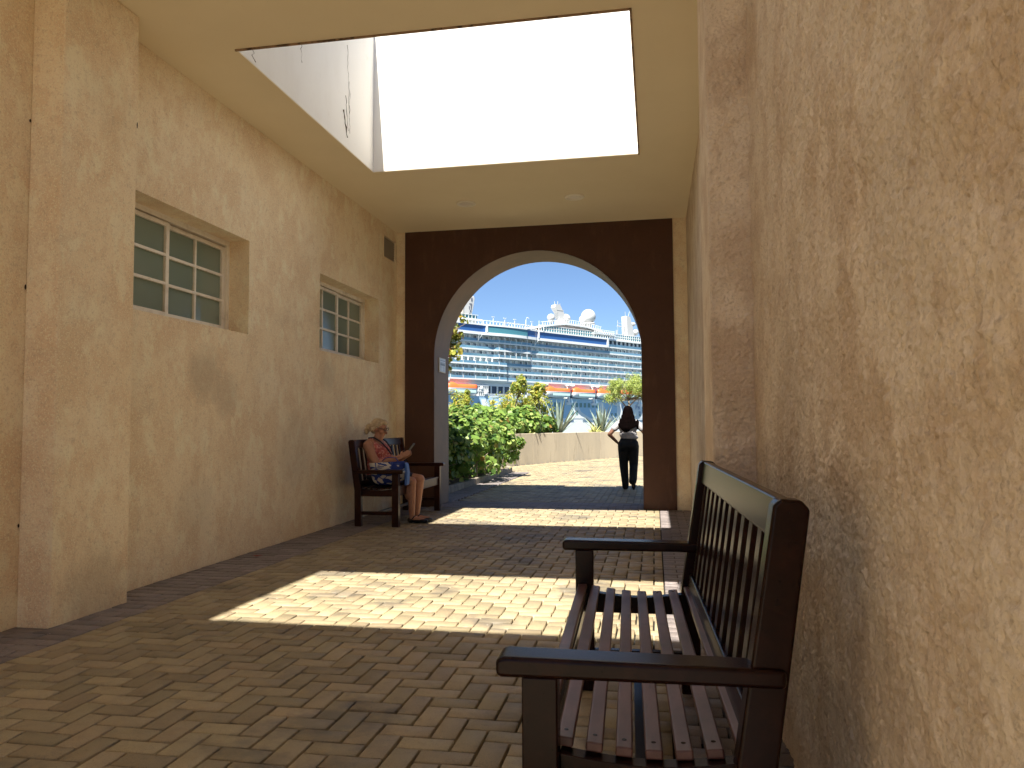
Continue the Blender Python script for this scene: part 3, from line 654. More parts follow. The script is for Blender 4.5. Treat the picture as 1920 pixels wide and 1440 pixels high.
# --- walking woman, back to us
ww = empty('person', (-.455, 13.5, 0), 0); tag(ww, 'woman with long dark hair walking away in white blouse and black trousers', 'person')
w = MB()
w.ell((0, 0, .80), (.155, .10, .11)); w.ell((0, 0, .95), (.125, .085, .12)); w.ell((0, 0, 1.08), (.145, .09, .12)); w.cap((-.12, 0, 1.165), (.12, 0, 1.165), .05, .05); w.cap((0, 0, 1.16), (0, .015, 1.27), .05, .045)
f4, u4, l4, R4 = face(w, (0, .02, 1.345), (0, 1, -.08), (0, 0, 1), .95)
LEG = [((-.085, .0, .76), (-.082, .05, .41), (-.060, .02, .08), (-.060, .02)), ((.085, 0, .76), (.088, .0, .42), (.070, -.17, .17), (.075, -.17))]
for (hp, kn, an, _) in LEG: w.cap(hp, kn, .088, .055); w.cap(kn, an, .055, .035)
w.cap((-.060, .02, .06), (-.075, .13, .03), .034, .028); w.cap((.075, -.18, .14), (.085, -.10, .05), .034, .028)
for (sh, el, wr, dd, s) in (((-.175, 0, 1.14), (-.325, -.03, .955), (-.20, .0, .825), (.5, .3, -.7), -1), ((.175, 0, 1.14), (.315, .0, .93), (.345, .16, .80), (.1, .8, -.3), 1)):
    w.cap(sh, el, .045, .036); w.cap(el, wr, .036, .025); hand(w, wr, dd, (-s, 0, 0), .15, .5, s)
fleshy('body', w, 'skin_dark', ww, .007, 3)
bl = MB(); bl.ell((0, 0, 1.08), (.165, .108, .135)); bl.ell((0, 0, .96), (.155, .108, .11)); bl.cap((-.135, 0, 1.155), (.135, 0, 1.155), .062, .062); bl.ell((.02, 0, .905), (.160, .105, .055))
bl.cap((-.16, 0, 1.14), (-.235, -.015, 1.065), .062, .058); bl.cap((.16, 0, 1.14), (.235, 0, 1.06), .062, .058)
fleshy('blouse', bl, 'blouse', ww, .008, 3)
tr = MB(); tr.ell((0, 0, .80), (.178, .122, .10)); tr.ell((0, 0, .865), (.148, .10, .06)); tr.ell((-.06, -.03, .76), (.115, .11, .1)); tr.ell((.06, -.03, .76), (.115, .11, .1))
tr.cap((-.088, 0, .75), (-.085, .045, .42), .098, .078); tr.cap((-.085, .045, .42), (-.060, .0, .11), .078, .062); tr.cap((-.06, 0, .11), (-.06, 0, .05), .062, .058)
tr.cap((.088, 0, .75), (.088, .0, .43), .098, .078); tr.cap((.088, .0, .43), (.078, -.13, .20), .075, .070); tr.cap((.078, -.13, .2), (.072, -.165, .155), .072, .068)
fleshy('trousers', tr, 'black', ww, .009, 3)
hr = MB(); hr.ell((0, .0, 1.370), (.088, .102, .094)); hr.ell((0, -.025, 1.32), (.100, .085, .11)); hr.ell((0, -.045, 1.25), (.122, .07, .11)); hr.ell((-.005, -.06, 1.18), (.150, .055, .10)); hr.ell((-.01, -.07, 1.13), (.165, .045, .07)); hr.ell((-.03, -.085, 1.07), (.085, .035, .08))
hr.ell((-.165, -.02, 1.12), (.03, .04, .07)); hr.ell((.165, -.03, 1.13), (.035, .04, .09))
for k in range(30):
    x = -.19+.0131*k; z0 = 1.34-abs(x)*.5; hr.cap((x*.45, -.09, z0), (x*.8+random.uniform(-.012, .012), -.10, 1.10+random.uniform(-.03, .03)), .018, .014, 6)
    hr.cap((x*.75+random.uniform(-.012, .012), -.10, 1.12), (x*.55-.02+random.uniform(-.015, .015), -.108, 1.02+abs(x+.03)*.25+random.uniform(-.025, .03)), .014, .005, 6)
fleshy('hair', hr, 'darkhair', ww, .006, 3)
for (x, y, z, rx) in ((-.065, .06, .03, 0), (.085, -.13, .085, -55)):
    s_ = MB(); T = Matrix.Translation((x, y, z)) @ Matrix.Rotation(math.radians(rx), 4, 'X')
    s_.ell(tuple(T @ Vector((0, 0, 0))), (.038, .115, .028), 12, 8, T.to_3x3()); s_.ell(tuple(T @ Vector((0, -.07, .015))), (.034, .04, .035), 12, 8, T.to_3x3())
    fleshy('shoe', s_, 'shoe', ww, .007, 2)

# ================================================================== RETAINING WALL AND KERB
rwl = empty('retaining_wall', (wallpts[4][0], wallpts[4][1], 0)); tag(rwl, 'low curved concrete wall holding the raised planting beyond the arch', 'wall')
def resample(P, step):
    out = []; carry = 0
    for (a, b), (c, d) in zip(P, P[1:]):
        L = math.hypot(c-a, d-b); t = carry
        while t < L: out.append((a+(c-a)*t/L, b+(d-b)*t/L)); t += step
        carry = t-L
    return out
sp = resample(wallpts, .5)
for i in range(0, len(sp)-4, 4):
    ch = sp[i:i+5]; mb = MB(); rows = []
    for j, p in enumerate(ch):
        a = ch[max(j-1, 0)]; b = ch[min(j+1, 4)]; o_ = off(a, b, .28)
        tt = Vector((b[0]-a[0], b[1]-a[1])).normalized(); e_ = .003 if j == 0 else (-.003 if j == 4 else 0)
        rows.append(((p[0]+tt.x*e_-rwl.location.x, p[1]+tt.y*e_-rwl.location.y), (p[0]+tt.x*e_+o_[0]-rwl.location.x, p[1]+tt.y*e_+o_[1]-rwl.location.y)))
    zt = .885
    for (f0, b0) in rows: mb.v += [(f0[0], f0[1], -.05), (f0[0], f0[1], zt), (b0[0], b0[1], zt), (b0[0], b0[1], -.05)]
    for j in range(4):
        for k in range(4): a = 4*j+k; b = 4*j+(k+1) % 4; mb.f.append((b, a, a+4, b+4))
    mb.f.append((0, 1, 2, 3)); mb.f.append((19, 18, 17, 16))
    mb.build('panel', 'concrete', rwl, bevel=.006)
kb = empty('kerb', (KX, 12, 0)); tag(kb, 'low rough stone kerb edging the leafy bed on the left', 'kerb')
kp = [(KX, 11.1+.46*i) for i in range(15)]
kp += [(KX-.02-.10*i*i/3, 18.0+.40*i-.03*i*i) for i in range(1, 6)]
for (a, b), (c, d) in zip(kp, kp[1:]):
    L = math.hypot(c-a, d-b); ang = math.atan2(d-b, c-a); T = Matrix.Translation(((a+c)/2-KX, (b+d)/2-12, 0)) @ Matrix.Rotation(ang, 4, 'Z')
    o = MB().box(-L/2+.006, L/2-.006, 0, .10, -.05, .115+random.uniform(-.008, .008), T).build('kerb_stone', 'kerb', kb, bevel=.014)

# ================================================================== PLANTS
def rot_mats(n_dir, spin):
    """per-item rotation taking +Z to n_dir (n,3) with spin"""
    z = n_dir/np.linalg.norm(n_dir, axis=1, keepdims=True); a = np.where(np.abs(z[:, 2:3]) < .9, np.array([[0, 0, 1.]]), np.array([[1., 0, 0]]))
    x = np.cross(a, z); x /= np.linalg.norm(x, axis=1, keepdims=True); y = np.cross(z, x)
    c, s = np.cos(spin)[:, None], np.sin(spin)[:, None]; x2 = x*c+y*s; y2 = -x*s+y*c
    return np.stack([x2, y2, z], 2)
ROUND = (np.array([(0, -.5, 0), (.38, -.38, .05), (.52, 0, .09), (.36, .38, .05), (0, .52, -.02), (-.36, .38, .05), (-.52, 0, .09), (-.38, -.38, .05), (0, 0, -.01)]), [(0, 1, 2, 8), (8, 2, 3, 4), (0, 8, 6, 7), (8, 4, 5, 6)])
LONG = (np.array([(0, -.5, 0), (.17, -.1, .04), (.12, .28, .02), (0, .55, -.06), (-.12, .28, .02), (-.17, -.1, .04)]), [(0, 1, 2, 3), (0, 3, 4, 5)])
def leaves(tmpl, P, D, size, spin=None):
    n = len(P); R = rot_mats(D, rng.random(n)*6.28 if spin is None else spin); T = tmpl[0]
    V = np.einsum('nij,kj->nki', R, T)*size[:, None, None]+P[:, None, :]
    F = (np.array(tmpl[1])[None]+len(T)*np.arange(n)[:, None, None]).reshape(-1, 4)
    return V.reshape(-1, 3), F, len(tmpl[1])
def shell_points(n, ells, inner=.55):
    """points in the outer part of a union of ellipsoids, with outward normals; lumpy"""
    P = []; D = []
    w = np.array([e[1][0]*e[1][1]+e[1][1]*e[1][2]+e[1][0]*e[1][2] for e in ells]); w = w/w.sum()
    ks = rng.choice(len(ells), n, p=w); d = rng.normal(size=(n, 3)); d /= np.linalg.norm(d, axis=1, keepdims=True)
    rr = inner+(1-inner)*rng.random(n)**.6; rr *= 1+.10*np.sin(d[:, 0]*9+ks)*np.sin(d[:, 1]*8+2*ks)*np.sin(d[:, 2]*7)+rng.normal(0, .035, n)
    C = np.array([e[0] for e in ells])[ks]; S = np.array([e[1] for e in ells])[ks]
    P = C+d*S*rr[:, None]; return P, d
def plant(name, ells, n, size, mt, label, cat, tmpl=ROUND, upb=.5, single=0, stems=None, stem_r=.012, inner=.5, group=None, facing=None, zmin=None, trunk=None, partname='foliage', cluster=None):
    base = np.array([np.mean([e[0][0] for e in ells]), np.mean([e[0][1] for e in ells]), 0])
    root = empty(name, tuple(base)); tag(root, label, cat, group)
    if cluster:
        nc, cr_ = cluster; C, dc = shell_points(nc, ells, inner); ki = rng.integers(nc, size=n); dd = rng.normal(size=(n, 3)); dd[:, 2] += .35; dd /= np.linalg.norm(dd, axis=1, keepdims=True)
        csz = .6+.8*rng.random(nc); P = C[ki]+dd*(cr_*csz[ki]*(.35+.65*rng.random(n)))[:, None]; d = dd*.8+dc[ki]*.6
    else: P, d = shell_points(n, ells, inner)
    if zmin is not None: k = P[:, 2] > zmin+rng.random(len(P))*.12; P, d = P[k], d[k]
    D = d+rng.normal(0, .55, d.shape); D[:, 2] += upb
    sz = size*(.65+.7*rng.random(len(P)))
    idx = np.arange(len(P)); pick = np.zeros(len(P), bool)
    if single:
        toward = -(P[:, 1]-base[1])*.8+(P[:, 0]-base[0])*.7+P[:, 2]*.3; o_ = np.argsort(-(toward+rng.random(len(P))*.5)); pick[o_[:single]] = True
    V, F, k = leaves(tmpl, (P-base)[~pick], D[~pick], sz[~pick])
    me = arr_mesh(partname, V, F, np.repeat(rng.random((~pick).sum()), k)); f = link(partname, me, M[mt], root); f['kind'] = 'stuff'
    if single:
        vs = []
        for v in range(4):
            T = tmpl[0].copy(); T[:, 2] += rng.normal(0, .03, len(T)); me = arr_mesh('leaf', T, np.array(tmpl[1])); me.materials.append(M[mt]); vs.append(me)
        R = rot_mats(D[pick], rng.random(single)*6.28)
        for q, (p, s_) in enumerate(zip((P-base)[pick], sz[pick]*1.15)):
            o = bpy.data.objects.new('leaf', vs[q % 4]); COL.objects.link(o); o.parent = root
            m4 = Matrix([list(R[q][i]*s_)+[p[i]] for i in range(3)]+[[0, 0, 0, 1]]); o.matrix_local = m4
    mb = MB()
    if trunk:
        for (pts, rad) in trunk: mb.tube([(p[0]-base[0], p[1]-base[1], p[2]) for p in pts], rad, 8)
    ns = stems or 0
    for q in range(ns):
        e = ells[rng.integers(len(ells))]; c0 = np.array(e[0]); dd = rng.normal(size=3); dd /= np.linalg.norm(dd); tip = c0+dd*np.array(e[1])*.85
        if trunk: b0 = np.array(trunk[0][0][-1])
        else: b0 = np.array([c0[0]+rng.normal(0, .3)*e[1][0], c0[1]+rng.normal(0, .3)*e[1][1], (zmin or 0)])
        mid = (b0+tip)/2+rng.normal(0, .08, 3)
        mb.tube([tuple(b0-base), tuple(mid-base), tuple(tip-base)], [stem_r*1.4, stem_r, stem_r*.4], 5)
    if mb.v: mb.build('trunk' if trunk else 'stem', 'bark', root, True)
    return root
plant('sea_grape_bush', [((-4.0, 13.2, .62), (.72, 1.2, .62)), ((-3.85, 15.0, .66), (.85, 1.1, .62)), ((-3.55, 16.4, .72), (.72, .9, .52)), ((-4.7, 14.4, .8), (.9, 1.8, .62)), ((-4.6, 16.6, .75), (.8, 1.1, .6))],
      15000, .085, 'grape', 'leafy green bush with round leaves spilling over the kerb', 'bush', single=280, stems=60, zmin=.12, upb=.45, inner=.45, cluster=(520, .17))
plant('sea_grape_bush', [((-4.85, 20.6, 1.15), (1.0, 1.3, .42)), ((-4.1, 22.5, 1.15), (.9, 1.0, .42)), ((-3.55, 23.6, 1.10), (.42, .6, .36)), ((-5.6, 18.6, 1.1), (1.2, 1.2, .45)), ((-5.3, 22, 1.2), (1, 1.2, .45))],
      12000, .11, 'grape', 'green hedge of round leaves along the top of the low wall', 'bush', single=120, stems=40, zmin=.82, upb=.6, inner=.5, cluster=(420, .2))
plant('shrub', [((-4.75, 25.2, 1.75), (1.2, .9, .42)), ((-4.1, 25.4, 1.95), (.6, .6, .34)), ((-3.75, 25, 1.6), (.5, .6, .3))], 2600, .12, 'yellowgreen', 'yellow green shrub rising above the middle of the hedge', 'shrub', tmpl=LONG, stems=50, zmin=.9, upb=.3, inner=.1, cluster=(85, .2))
plant('shrub', [((-6.35, 24, 1.6), (.45, .7, .55)), ((-6.1, 24, 2.0), (.28, .4, .3)), ((-6.0, 23.5, 1.35), (.6, .6, .4))], 2200, .13, 'yellowgreen', 'tall yellow green shrub against the left side of the arch', 'shrub', tmpl=LONG, stems=20, zmin=.9, upb=.3, inner=.1, cluster=(55, .2))
plant('small_tree', [((-4.33, 24.3, 2.45), (.26, .3, .22)), ((-4.4, 24.2, 2.27), (.30, .3, .16)), ((-4.18, 24.3, 2.3), (.16, .2, .16))], 620, .13, 'yellowgreen', 'slender young tree left of centre with a pale forked stem', 'tree', tmpl=LONG, stems=14, upb=.2, inner=.3, cluster=(16, .15),
      trunk=[([(-4.6, 24.3, .8), (-4.5, 24.3, 1.5), (-4.36, 24.3, 2.0)], [.03, .024, .016]), ([(-4.36, 24.3, 2.0), (-4.3, 24.3, 2.35)], [.016, .008])], stem_r=.006)
plant('small_tree', [((-3.68, 24.3, 2.22), (.26, .3, .20)), ((-3.62, 24.2, 1.98), (.20, .25, .18)), ((-3.75, 24.3, 2.1), (.18, .2, .15))], 560, .13, 'yellowgreen', 'slender young tree just left of the orange lifeboats', 'tree', tmpl=LONG, stems=14, upb=.2, inner=.3, cluster=(15, .14),
      trunk=[([(-3.6, 24.3, .8), (-3.62, 24.3, 1.5), (-3.66, 24.3, 1.95)], [.03, .022, .014])], stem_r=.006)
plant('tree', [((-.95, 32, 2.75), (.80, .8, .48)), ((-1.55, 32, 2.55), (.70, .7, .42)), ((-.35, 32, 2.62), (.62, .7, .40)), ((.3, 32.2, 2.5), (.5, .6, .4)), ((-1.75, 31.9, 2.25), (.3, .4, .25)), ((-.1, 32, 2.3), (.4, .5, .3))], 17000, .062, 'finegreen', 'round crowned pale green tree before the ship on the right', 'tree', tmpl=LONG, stems=40, upb=.2, inner=.15, cluster=(330, .17),
      trunk=[([(-1.02, 32, .6), (-1.05, 32, 1.2), (-1.0, 32, 1.75), (-1.05, 32, 2.15)], [.07, .055, .045, .035]), ([(-1.03, 32, 1.7), (-1.4, 32, 2.2), (-1.6, 32, 2.45)], [.03, .022, .012]), ([(-1.02, 32, 1.9), (-.6, 32, 2.3), (-.3, 32, 2.6)], [.03, .02, .012])], stem_r=.010)
plant('tree', [((-4.15, 14.3, 2.75), (.55, .6, .40)), ((-4.3, 14.3, 2.35), (.50, .6, .32)), ((-4.9, 14.6, 2.9), (.9, .9, .7)), ((-3.85, 14.2, 3.05), (.38, .4, .22)), ((-3.72, 14.2, 2.60), (.26, .3, .2))], 4600, .075, 'autumn', 'tree with yellow and reddening leaves hanging in at left of the arch', 'tree', stems=40, upb=.1, inner=.2, cluster=(150, .16),
      trunk=[([(-5.3, 14.8, 0), (-5.2, 14.7, 1.2), (-5.0, 14.6, 2.2), (-4.8, 14.5, 2.8)], [.10, .085, .06, .03])], stem_r=.010)
def agave(x, y, z, spec, label, mt='agave', wd=.125):
    r = empty('agave', (x, y, z)); tag(r, label, 'agave', 'agaves on the low wall')
    for (az, el, L) in spec:
        n = 7; V = []; mb = MB()
        d = Vector((math.cos(az)*math.cos(el), math.sin(az)*math.cos(el), math.sin(el))); side = Vector((-math.sin(az), math.cos(az), 0)); nrm = side.cross(d)
        for i in range(n):
            t = i/(n-1); wdt = wd*(.55+1.6*t-2.1*t*t) if i < n-1 else .003
            if t > .75: wdt = wd*.95*(1-t)*2.4+.003
            c_ = d*L*t+Vector((0, 0, -.16*L*t*t*abs(math.cos(el))**1.5)); th = .018*(1-t)+.003
            V.append((c_+side*wdt*.5+nrm*.02*(1-t), c_-nrm*th, c_-side*wdt*.5+nrm*.02*(1-t), c_+nrm*th*.3))
        for q in V: mb.v += [tuple(p) for p in q]
        for i in range(n-1):
            for k in range(4): a = 4*i+k; b = 4*i+(k+1) % 4; mb.f.append((a, b, b+4, a+4))
        mb.build('leaf', mt, r, True)
    return r
rs = random.Random(3)
def spec(n, L, lo=35, hi=88): return [(k*2.399+rs.uniform(-.2, .2), math.radians(hi-(hi-lo)*(k/n)**.8+rs.uniform(-5, 5)), L*rs.uniform(.75, 1.1)) for k in range(n)]
agave(-3.02, 24.2, .80, spec(26, 1.25), 'large grey green agave right beside the hedge')
agave(-1.80, 26.3, .80, spec(26, 1.02), 'grey green agave in the middle of the low wall left of the walker')
agave(-1.05, 27.7, .80, spec(20, .85), 'agave on the low wall half hidden by the walking woman')
agave(-2.0, 25.75, .82, spec(22, .40, 20, 80), 'small yellow striped rosette at the foot of the agave', 'yucca', .045)

# ================================================================== CRUISE SHIP
SHIP = empty('cruise_ship', (-44.28, 294.65, 0), math.radians(53.8)); tag(SHIP, 'white and pale blue cruise ship with rows of balconies and orange lifeboats', 'ship')
M['swhite'] = mat('ship white paint', (.66, .68, .67), .45, [(.2, (.62, .64, .64), .4, .7, 4)], space='obj')
M['sblue'] = mat('pale blue hull', (.34, .50, .63), .45, space='obj'); M['sglass'] = mat('blue balcony glass', (.11, .23, .34), .3, [(.12, (.17, .31, .38), .45, .6, 3, (1, 1, 1))], rnd=.2, space='obj')
M['sdeep'] = mat('deep blue window band', (.025, .09, .26), .15, space='obj'); M['steal'] = mat('teal wind screen', (.06, .20, .24), .15, space='obj')
M['sdoor'] = mat('dark cabin door', (.05, .07, .10), .3, space='obj', rnd=.3); M['sgrey'] = mat('cabin wall', (.86, .88, .87), .6, space='obj')
M['sorange'] = mat('lifeboat orange', (.80, .13, .03), .5, space='obj'); M['scoral'] = mat('coral deck band', (.60, .24, .19), .6, space='obj'); M['sdark'] = mat('dark opening', (.03, .05, .085), .4, space='obj')
M['sdome'] = mat('radome white', (.46, .46, .45), .5, space='obj')
M['steel_teal'] = mat('pale green lifeboat bottom', (.50, .68, .64), .5, space='obj')
S0, S1 = -75, 190
DK = [18.0, 20.75, 23.5, 26.3, 29.05, 31.85]          # balcony deck slabs
TOPZ = 34.7
def prot(s, z):
    """how far the side stands out of the plain side at station s"""
    e = 0
    if -24 < s < -4 and z > 25: e = .9*min(1, (s+24)/1.5, (-4-s)/1.5)
    if s < -17 and z < 26: e = .9
    if -2 > s > -60 and z > 34: e = 1.6*max(0, math.sin(math.pi*min(1, (s+30)/29))) if s > -30 else 0
    return max(0, e)
sts = []; s = S0
while s <= S1: sts.append(s); s += 1.0
def ribbon(mb, z0, z1, y0, y1, sa=S0, sb=S1, zp=None):
    """a long box following the side, from y0 (outer) to y1"""
    pts = [q for q in sts if sa <= q <= sb]; pts = [sa]+[q for q in pts if sa < q < sb]+[sb]; n0 = len(mb.v)
    for q in pts:
        e = prot(q, zp if zp is not None else (z0+z1)/2); mb.v += [(q, y0-e, z0), (q, y0-e, z1), (q, y1, z1), (q, y1, z0)]
    for i in range(len(pts)-1):
        for k in range(4): a = n0+4*i+k; b = n0+4*i+(k+1) % 4; mb.f.append((b, a, a+4, b+4))
    mb.f.append((n0, n0+1, n0+2, n0+3)); e = len(mb.v)-4; mb.f.append((e+3, e+2, e+1, e))
# hull
hl = MB(); hl.box(S0-30, S1, 0, 38, -3, 3.9); hl.build('hull', 'swhite', SHIP)
MB().box(S0-30, 48.1, -.05, 37.9, 3.9, 11.7).build('hull_band', 'sblue', SHIP); MB().box(48.1, S1, -.05, 37.9, 3.9, 10.4).build('hull_bow', 'swhite', SHIP)
MB().box(48.1, S1, -.10, 37.9, 10.4, 11.0).build('hull_stripe', 'sblue', SHIP); MB().box(48.1, S1, -.05, 37.9, 11.0, 14.0).build('bow_bulwark', 'swhite', SHIP)
wv = MB()
for (a, b) in ((19.5, 11), (36, 12), (-30, 9)):
    wv = MB(); wv.prism([(a, 10.6), (a+2.2, 10.6), (a+5, 6.5), (a+b, 3.7), (a-2, 3.7), (a+.8, 7)], -.12, -.06, 'y'); wv.build('white_wave', 'swhite', SHIP)
hw = MB()
for k in range(-8, 13):
    s = 9.1+2.55*k
    for z in (9.2, 6.0):
        if (s < 14 or s > 17.5) and not (z < 7 and (s > 24 or s < -5)) and s < 36: hw.box(s-.75, s+.75, -.16, -.04, z-.9, z+.9)
for s_, z_ in ((-31, 9), (44.5, 5.4), (47, 5.5), (64, 5.3)): hw.box(s_-.6, s_+.6, -.16, -.04, z_-.6, z_+.6)
hw.build('hull_window', mat('grey green hull window', (.12, .22, .22), .3), SHIP)
# superstructure core
MB().box(S0, S1-10, 1.3, 36, 11.5, TOPZ+3).build('superstructure', 'sgrey', SHIP)
pk = MB(); pk.box(S0, S1, -.0, 2.4, 11.5, 11.9); pk.box(S0, S1, .2, 2.4, 17.0, 17.9); pk.build('promenade', 'swhite', SHIP)
MB().box(-29, -4.5, 1.0, 1.9, 12.9, 15.6).build('promenade_windows', 'sdark', SHIP)
pc = MB(); pc.box(-29, -4.5, .6, 1.0, 15.6, 16.3)
for k in range(8): pc.box(-28+k*3.2, -27.5+k*3.2, .5, .98, 12.9, 15.6)
pc.build('promenade_frame', 'swhite', SHIP)
cb = MB(); ribbon(cb, 15.0, 17.4, 1.6, 1.9, 1, 60, 50); ribbon(cb, 15.0, 17.4, 1.6, 1.9, -60, -33, 50); cb.build('coral_band', 'scoral', SHIP)
cw_ = MB()
for k in range(70):
    s = -58+k*1.7
    if s < -34 or s > 2: cw_.box(s-.4, s+.4, 1.5, 1.59, 15.0, 16.8)
cw_.build('boat_deck_windows', 'sdoor', SHIP)
hullbal = random.Random(5)
for di, z in enumerate(DK):
    nxt = DK[di+1] if di+1 < len(DK) else TOPZ
    sl_ = MB(); ribbon(sl_, z-.42, z+.10, -.12, 2.0, zp=z+1); slab = sl_.build('balcony_deck', 'swhite', SHIP)
    g = MB(); ribbon(g, z+.12, z+1.0, -.05, .0, zp=z+1); g.build('balcony_rail', 'sglass', slab)
    p = MB(); d = MB(); ps = MB(); s = S0+1; i = 0; step = 2.9
    while s < S1-12:
        e = prot(s, z+1)
        p.box(s-.06, s+.06, .25-e*.9, 1.3, z+.06, nxt-.32)
        d.box(s+.5, s+1.25, 1.15, 1.295, z+.1, z+2.15); 
        if hullbal.random() < .35: d.box(s+1.5, s+2.0, 1.17, 1.295, z+.3, z+2.0)
        if (-22 < s < -4 and z > 25 and i % 1 == 0) or (s < -17 and z < 26 and i % 2 == 0) or (s > 5 and di < 4 and i % 2 == 0): ps.box(s-.10, s+.10, -.10-e, .08-e, z+.06, (nxt-.32) if s < -3 and i % 2 else z+1.2)
        s += step; i += 1
    a = p.build('balcony_partitions', 'swhite', slab); a['kind'] = 'stuff'
    a = d.build('cabin_doors', 'sdoor', slab); a['kind'] = 'stuff'
    if ps.v: a = ps.build('balcony_posts', 'swhite', slab); a['kind'] = 'stuff'
# upper white overhang, blue window band, cap
ub = MB(); ribbon(ub, 34.15, 35.15, -1.2, 2, S0, 41, 36); ub.build('overhang', 'swhite', SHIP)
u2_ = MB(); ribbon(u2_, 35.15, 37.6, -.8, 2, S0, 41, 36); u2_.build('window_band', 'sdeep', SHIP)
u3_ = MB(); ribbon(u3_, 37.6, 38.15, -1.2, 2, S0, 41.6, 36); u3_.box(40.7, 41.6, -1.2, 2, 34.15, 37.6); u3_.box(-28.6, -27.9, -1.6, 2, 35.15, 37.6); u3_.box(-1.3, -.8, -1.4, 2, 35.15, 37.6); ribbon(u3_, 37.5, 38.15, -.15, 2, 41.6, S1-12, 50); ribbon(u3_, 34.3, 34.75, -.15, 2, 41.6, S1-12, 50); u3_.build('roof_edge', 'swhite', SHIP)
pl_ = MB(); ribbon(pl_, 35.2, 37.4, -.95, -.82, -27.6, -8, 36); pl_.build('pool_gallery_glass', 'steal', SHIP)
pd = MB(); s = 42.5
while s < S1-14: pd.box(s-.1, s+.1, .3, 1.9, 34.7, 37.5); pd.box(s+.5, s+1.3, 1.7, 1.88, 34.8, 36.9); s += 2.9
a = pd.build('upper_partitions', 'sdoor', SHIP); a['kind'] = 'stuff'
ug = MB(); ribbon(ug, 34.8, 35.9, -.08, 0, 41.8, S1-12, 50); ug.build('upper_rail', 'sglass', SHIP)
# struts
for s in (-30.5, -1.5, ): 
    stt = MB(); stt.tube([(s-1.2, -.4, 32), (s+.2, -1.2, 34.3)], .16, 6); stt.tube([(s-1.2, -.4, 32), (s-1.4, -1.2, 34.3)], .16, 6); stt.build('strut', 'swhite', SHIP)
# top deck screens: posts, rails and teal panes
sc1 = MB(); gl1 = MB(); s = -29
while s < S1-20:
    e = prot(s, 36)*.95; hh = 39.7 if s < 1 else 40.3
    sc1.box(s-.09, s+.09, -.2-e, 0-e, 38.1, hh)
    if s > 0:
        gl1.box(s+.25, s+1.15, -.12-e, -.05-e, 38.5, 39.25); gl1.box(s+.25, s+1.15, -.12-e, -.05-e, 39.6, 40.35)
    s += 1.45
ribbon(sc1, 40.5, 40.68, -.25, -.02, 0, S1-20, 50); ribbon(sc1, 39.35, 39.5, -.22, -.03, 0, S1-20, 50); ribbon(sc1, 39.6, 39.72, -.25, -.05, -29, 0, 36)
a = sc1.build('deck_screens', 'swhite', SHIP); a['kind'] = 'stuff'; a = gl1.build('screen_panes', 'steal', SHIP); a['kind'] = 'stuff'
lp = MB()
for s in (-25.5, -20, -15, -5.5, 1.5): lp.box(s-.09, s+.09, -1.5-prot(s, 36)*.5, -1.3-prot(s, 36)*.5, 38.1, 41.0); lp.box(s-.6, s+.6, -1.6-prot(s, 36)*.5, -1.2-prot(s, 36)*.5, 41, 41.15)
lp.tube([(-10.5, -3.5, 38), (-10.3, -3.5, 41), (-9.9, -3.5, 42.0), (-9.2, -3.5, 42.2), (-8.7, -3.5, 41.7)], .14, 6); lp.tube([(-.9, -1.2, 36), (-.9, -1.2, 42)], .1, 6)
lp.build('deck_lamp', 'swhite', SHIP)
# forward house with brow
br = MB(); br.prism([(4, 39.6), (8, 38.9), (37, 38.9), (35, 41.0), (30, 41.8), (16, 42.0)], 2, 26, 'y'); br.build('upper_house', mat('pinkish white house', (.72, .60, .55), .6), SHIP)
rr_ = MB(); rr_.prism([(1, 39.6), (12, 41.4), (16, 41.9), (28, 41.7), (38, 40.7), (38, 41.4), (28, 42.4), (16, 42.6), (12, 42.1), (1, 40.3)], -.5, 27, 'y'); rr_.build('house_roof', 'swhite', SHIP)
hr_ = MB()
for k in range(26):
    s = 2+k*1.4; zb = np.interp(s, [1, 12, 16, 28, 38], [40.3, 42.1, 42.6, 42.4, 41.4]); hr_.box(s-.07, s+.07, -.45, -.25, zb, zb+1.4)
for (a_, b_) in (((1, 41.7), (16, 44.0)), ((16, 44.0), (28, 43.8)), ((28, 43.8), (38, 42.8))): hr_.tube([(a_[0], -.35, a_[1]), (b_[0], -.35, b_[1])], .1, 4)
a = hr_.build('roof_railing', 'swhite', SHIP); a['kind'] = 'stuff'
bg2 = MB(); bg2.box(32, 46, -1.2, 4, 39.5, 39.9)
for k in range(11): s = 32+1.25*k; bg2.tube([(s, -1.2, 39.9), (s+.6, -1.2, 41.4)], .09, 4); bg2.tube([(s+1.2, -1.2, 39.9), (s+.6, -1.2, 41.4)], .09, 4)
bg2.tube([(32, -1.2, 41.5), (46, -1.2, 41.2)], .12, 5)
for k in range(10): bg2.box(32+1.5*k, 32.2+1.5*k, -1.1, -.9, 38.1, 39.5)
bg2.build('gantry', 'swhite', SHIP)
def dome(c, r, pr, name='radome'):
    mb = MB(); mb.ell(c, (r, r, r), 24, 14); mb.tube([(c[0], c[1], c[2]-r*1.5), (c[0], c[1], c[2]-r*.7)], [r*.35, r*.55], 12); mb.tube([(c[0], c[1], c[2]-r*1.02), (c[0], c[1], c[2]-r*.85)], [r*.95, r*.85], 16); mb.build(name, 'sdome', SHIP, True)
dome((34.4, 4, 47.4), 3.2, 0); dome((8.7, 1.5, 44.3), 1.6, 0); dome((32.3, 5, 46.0), 1.9, 0)
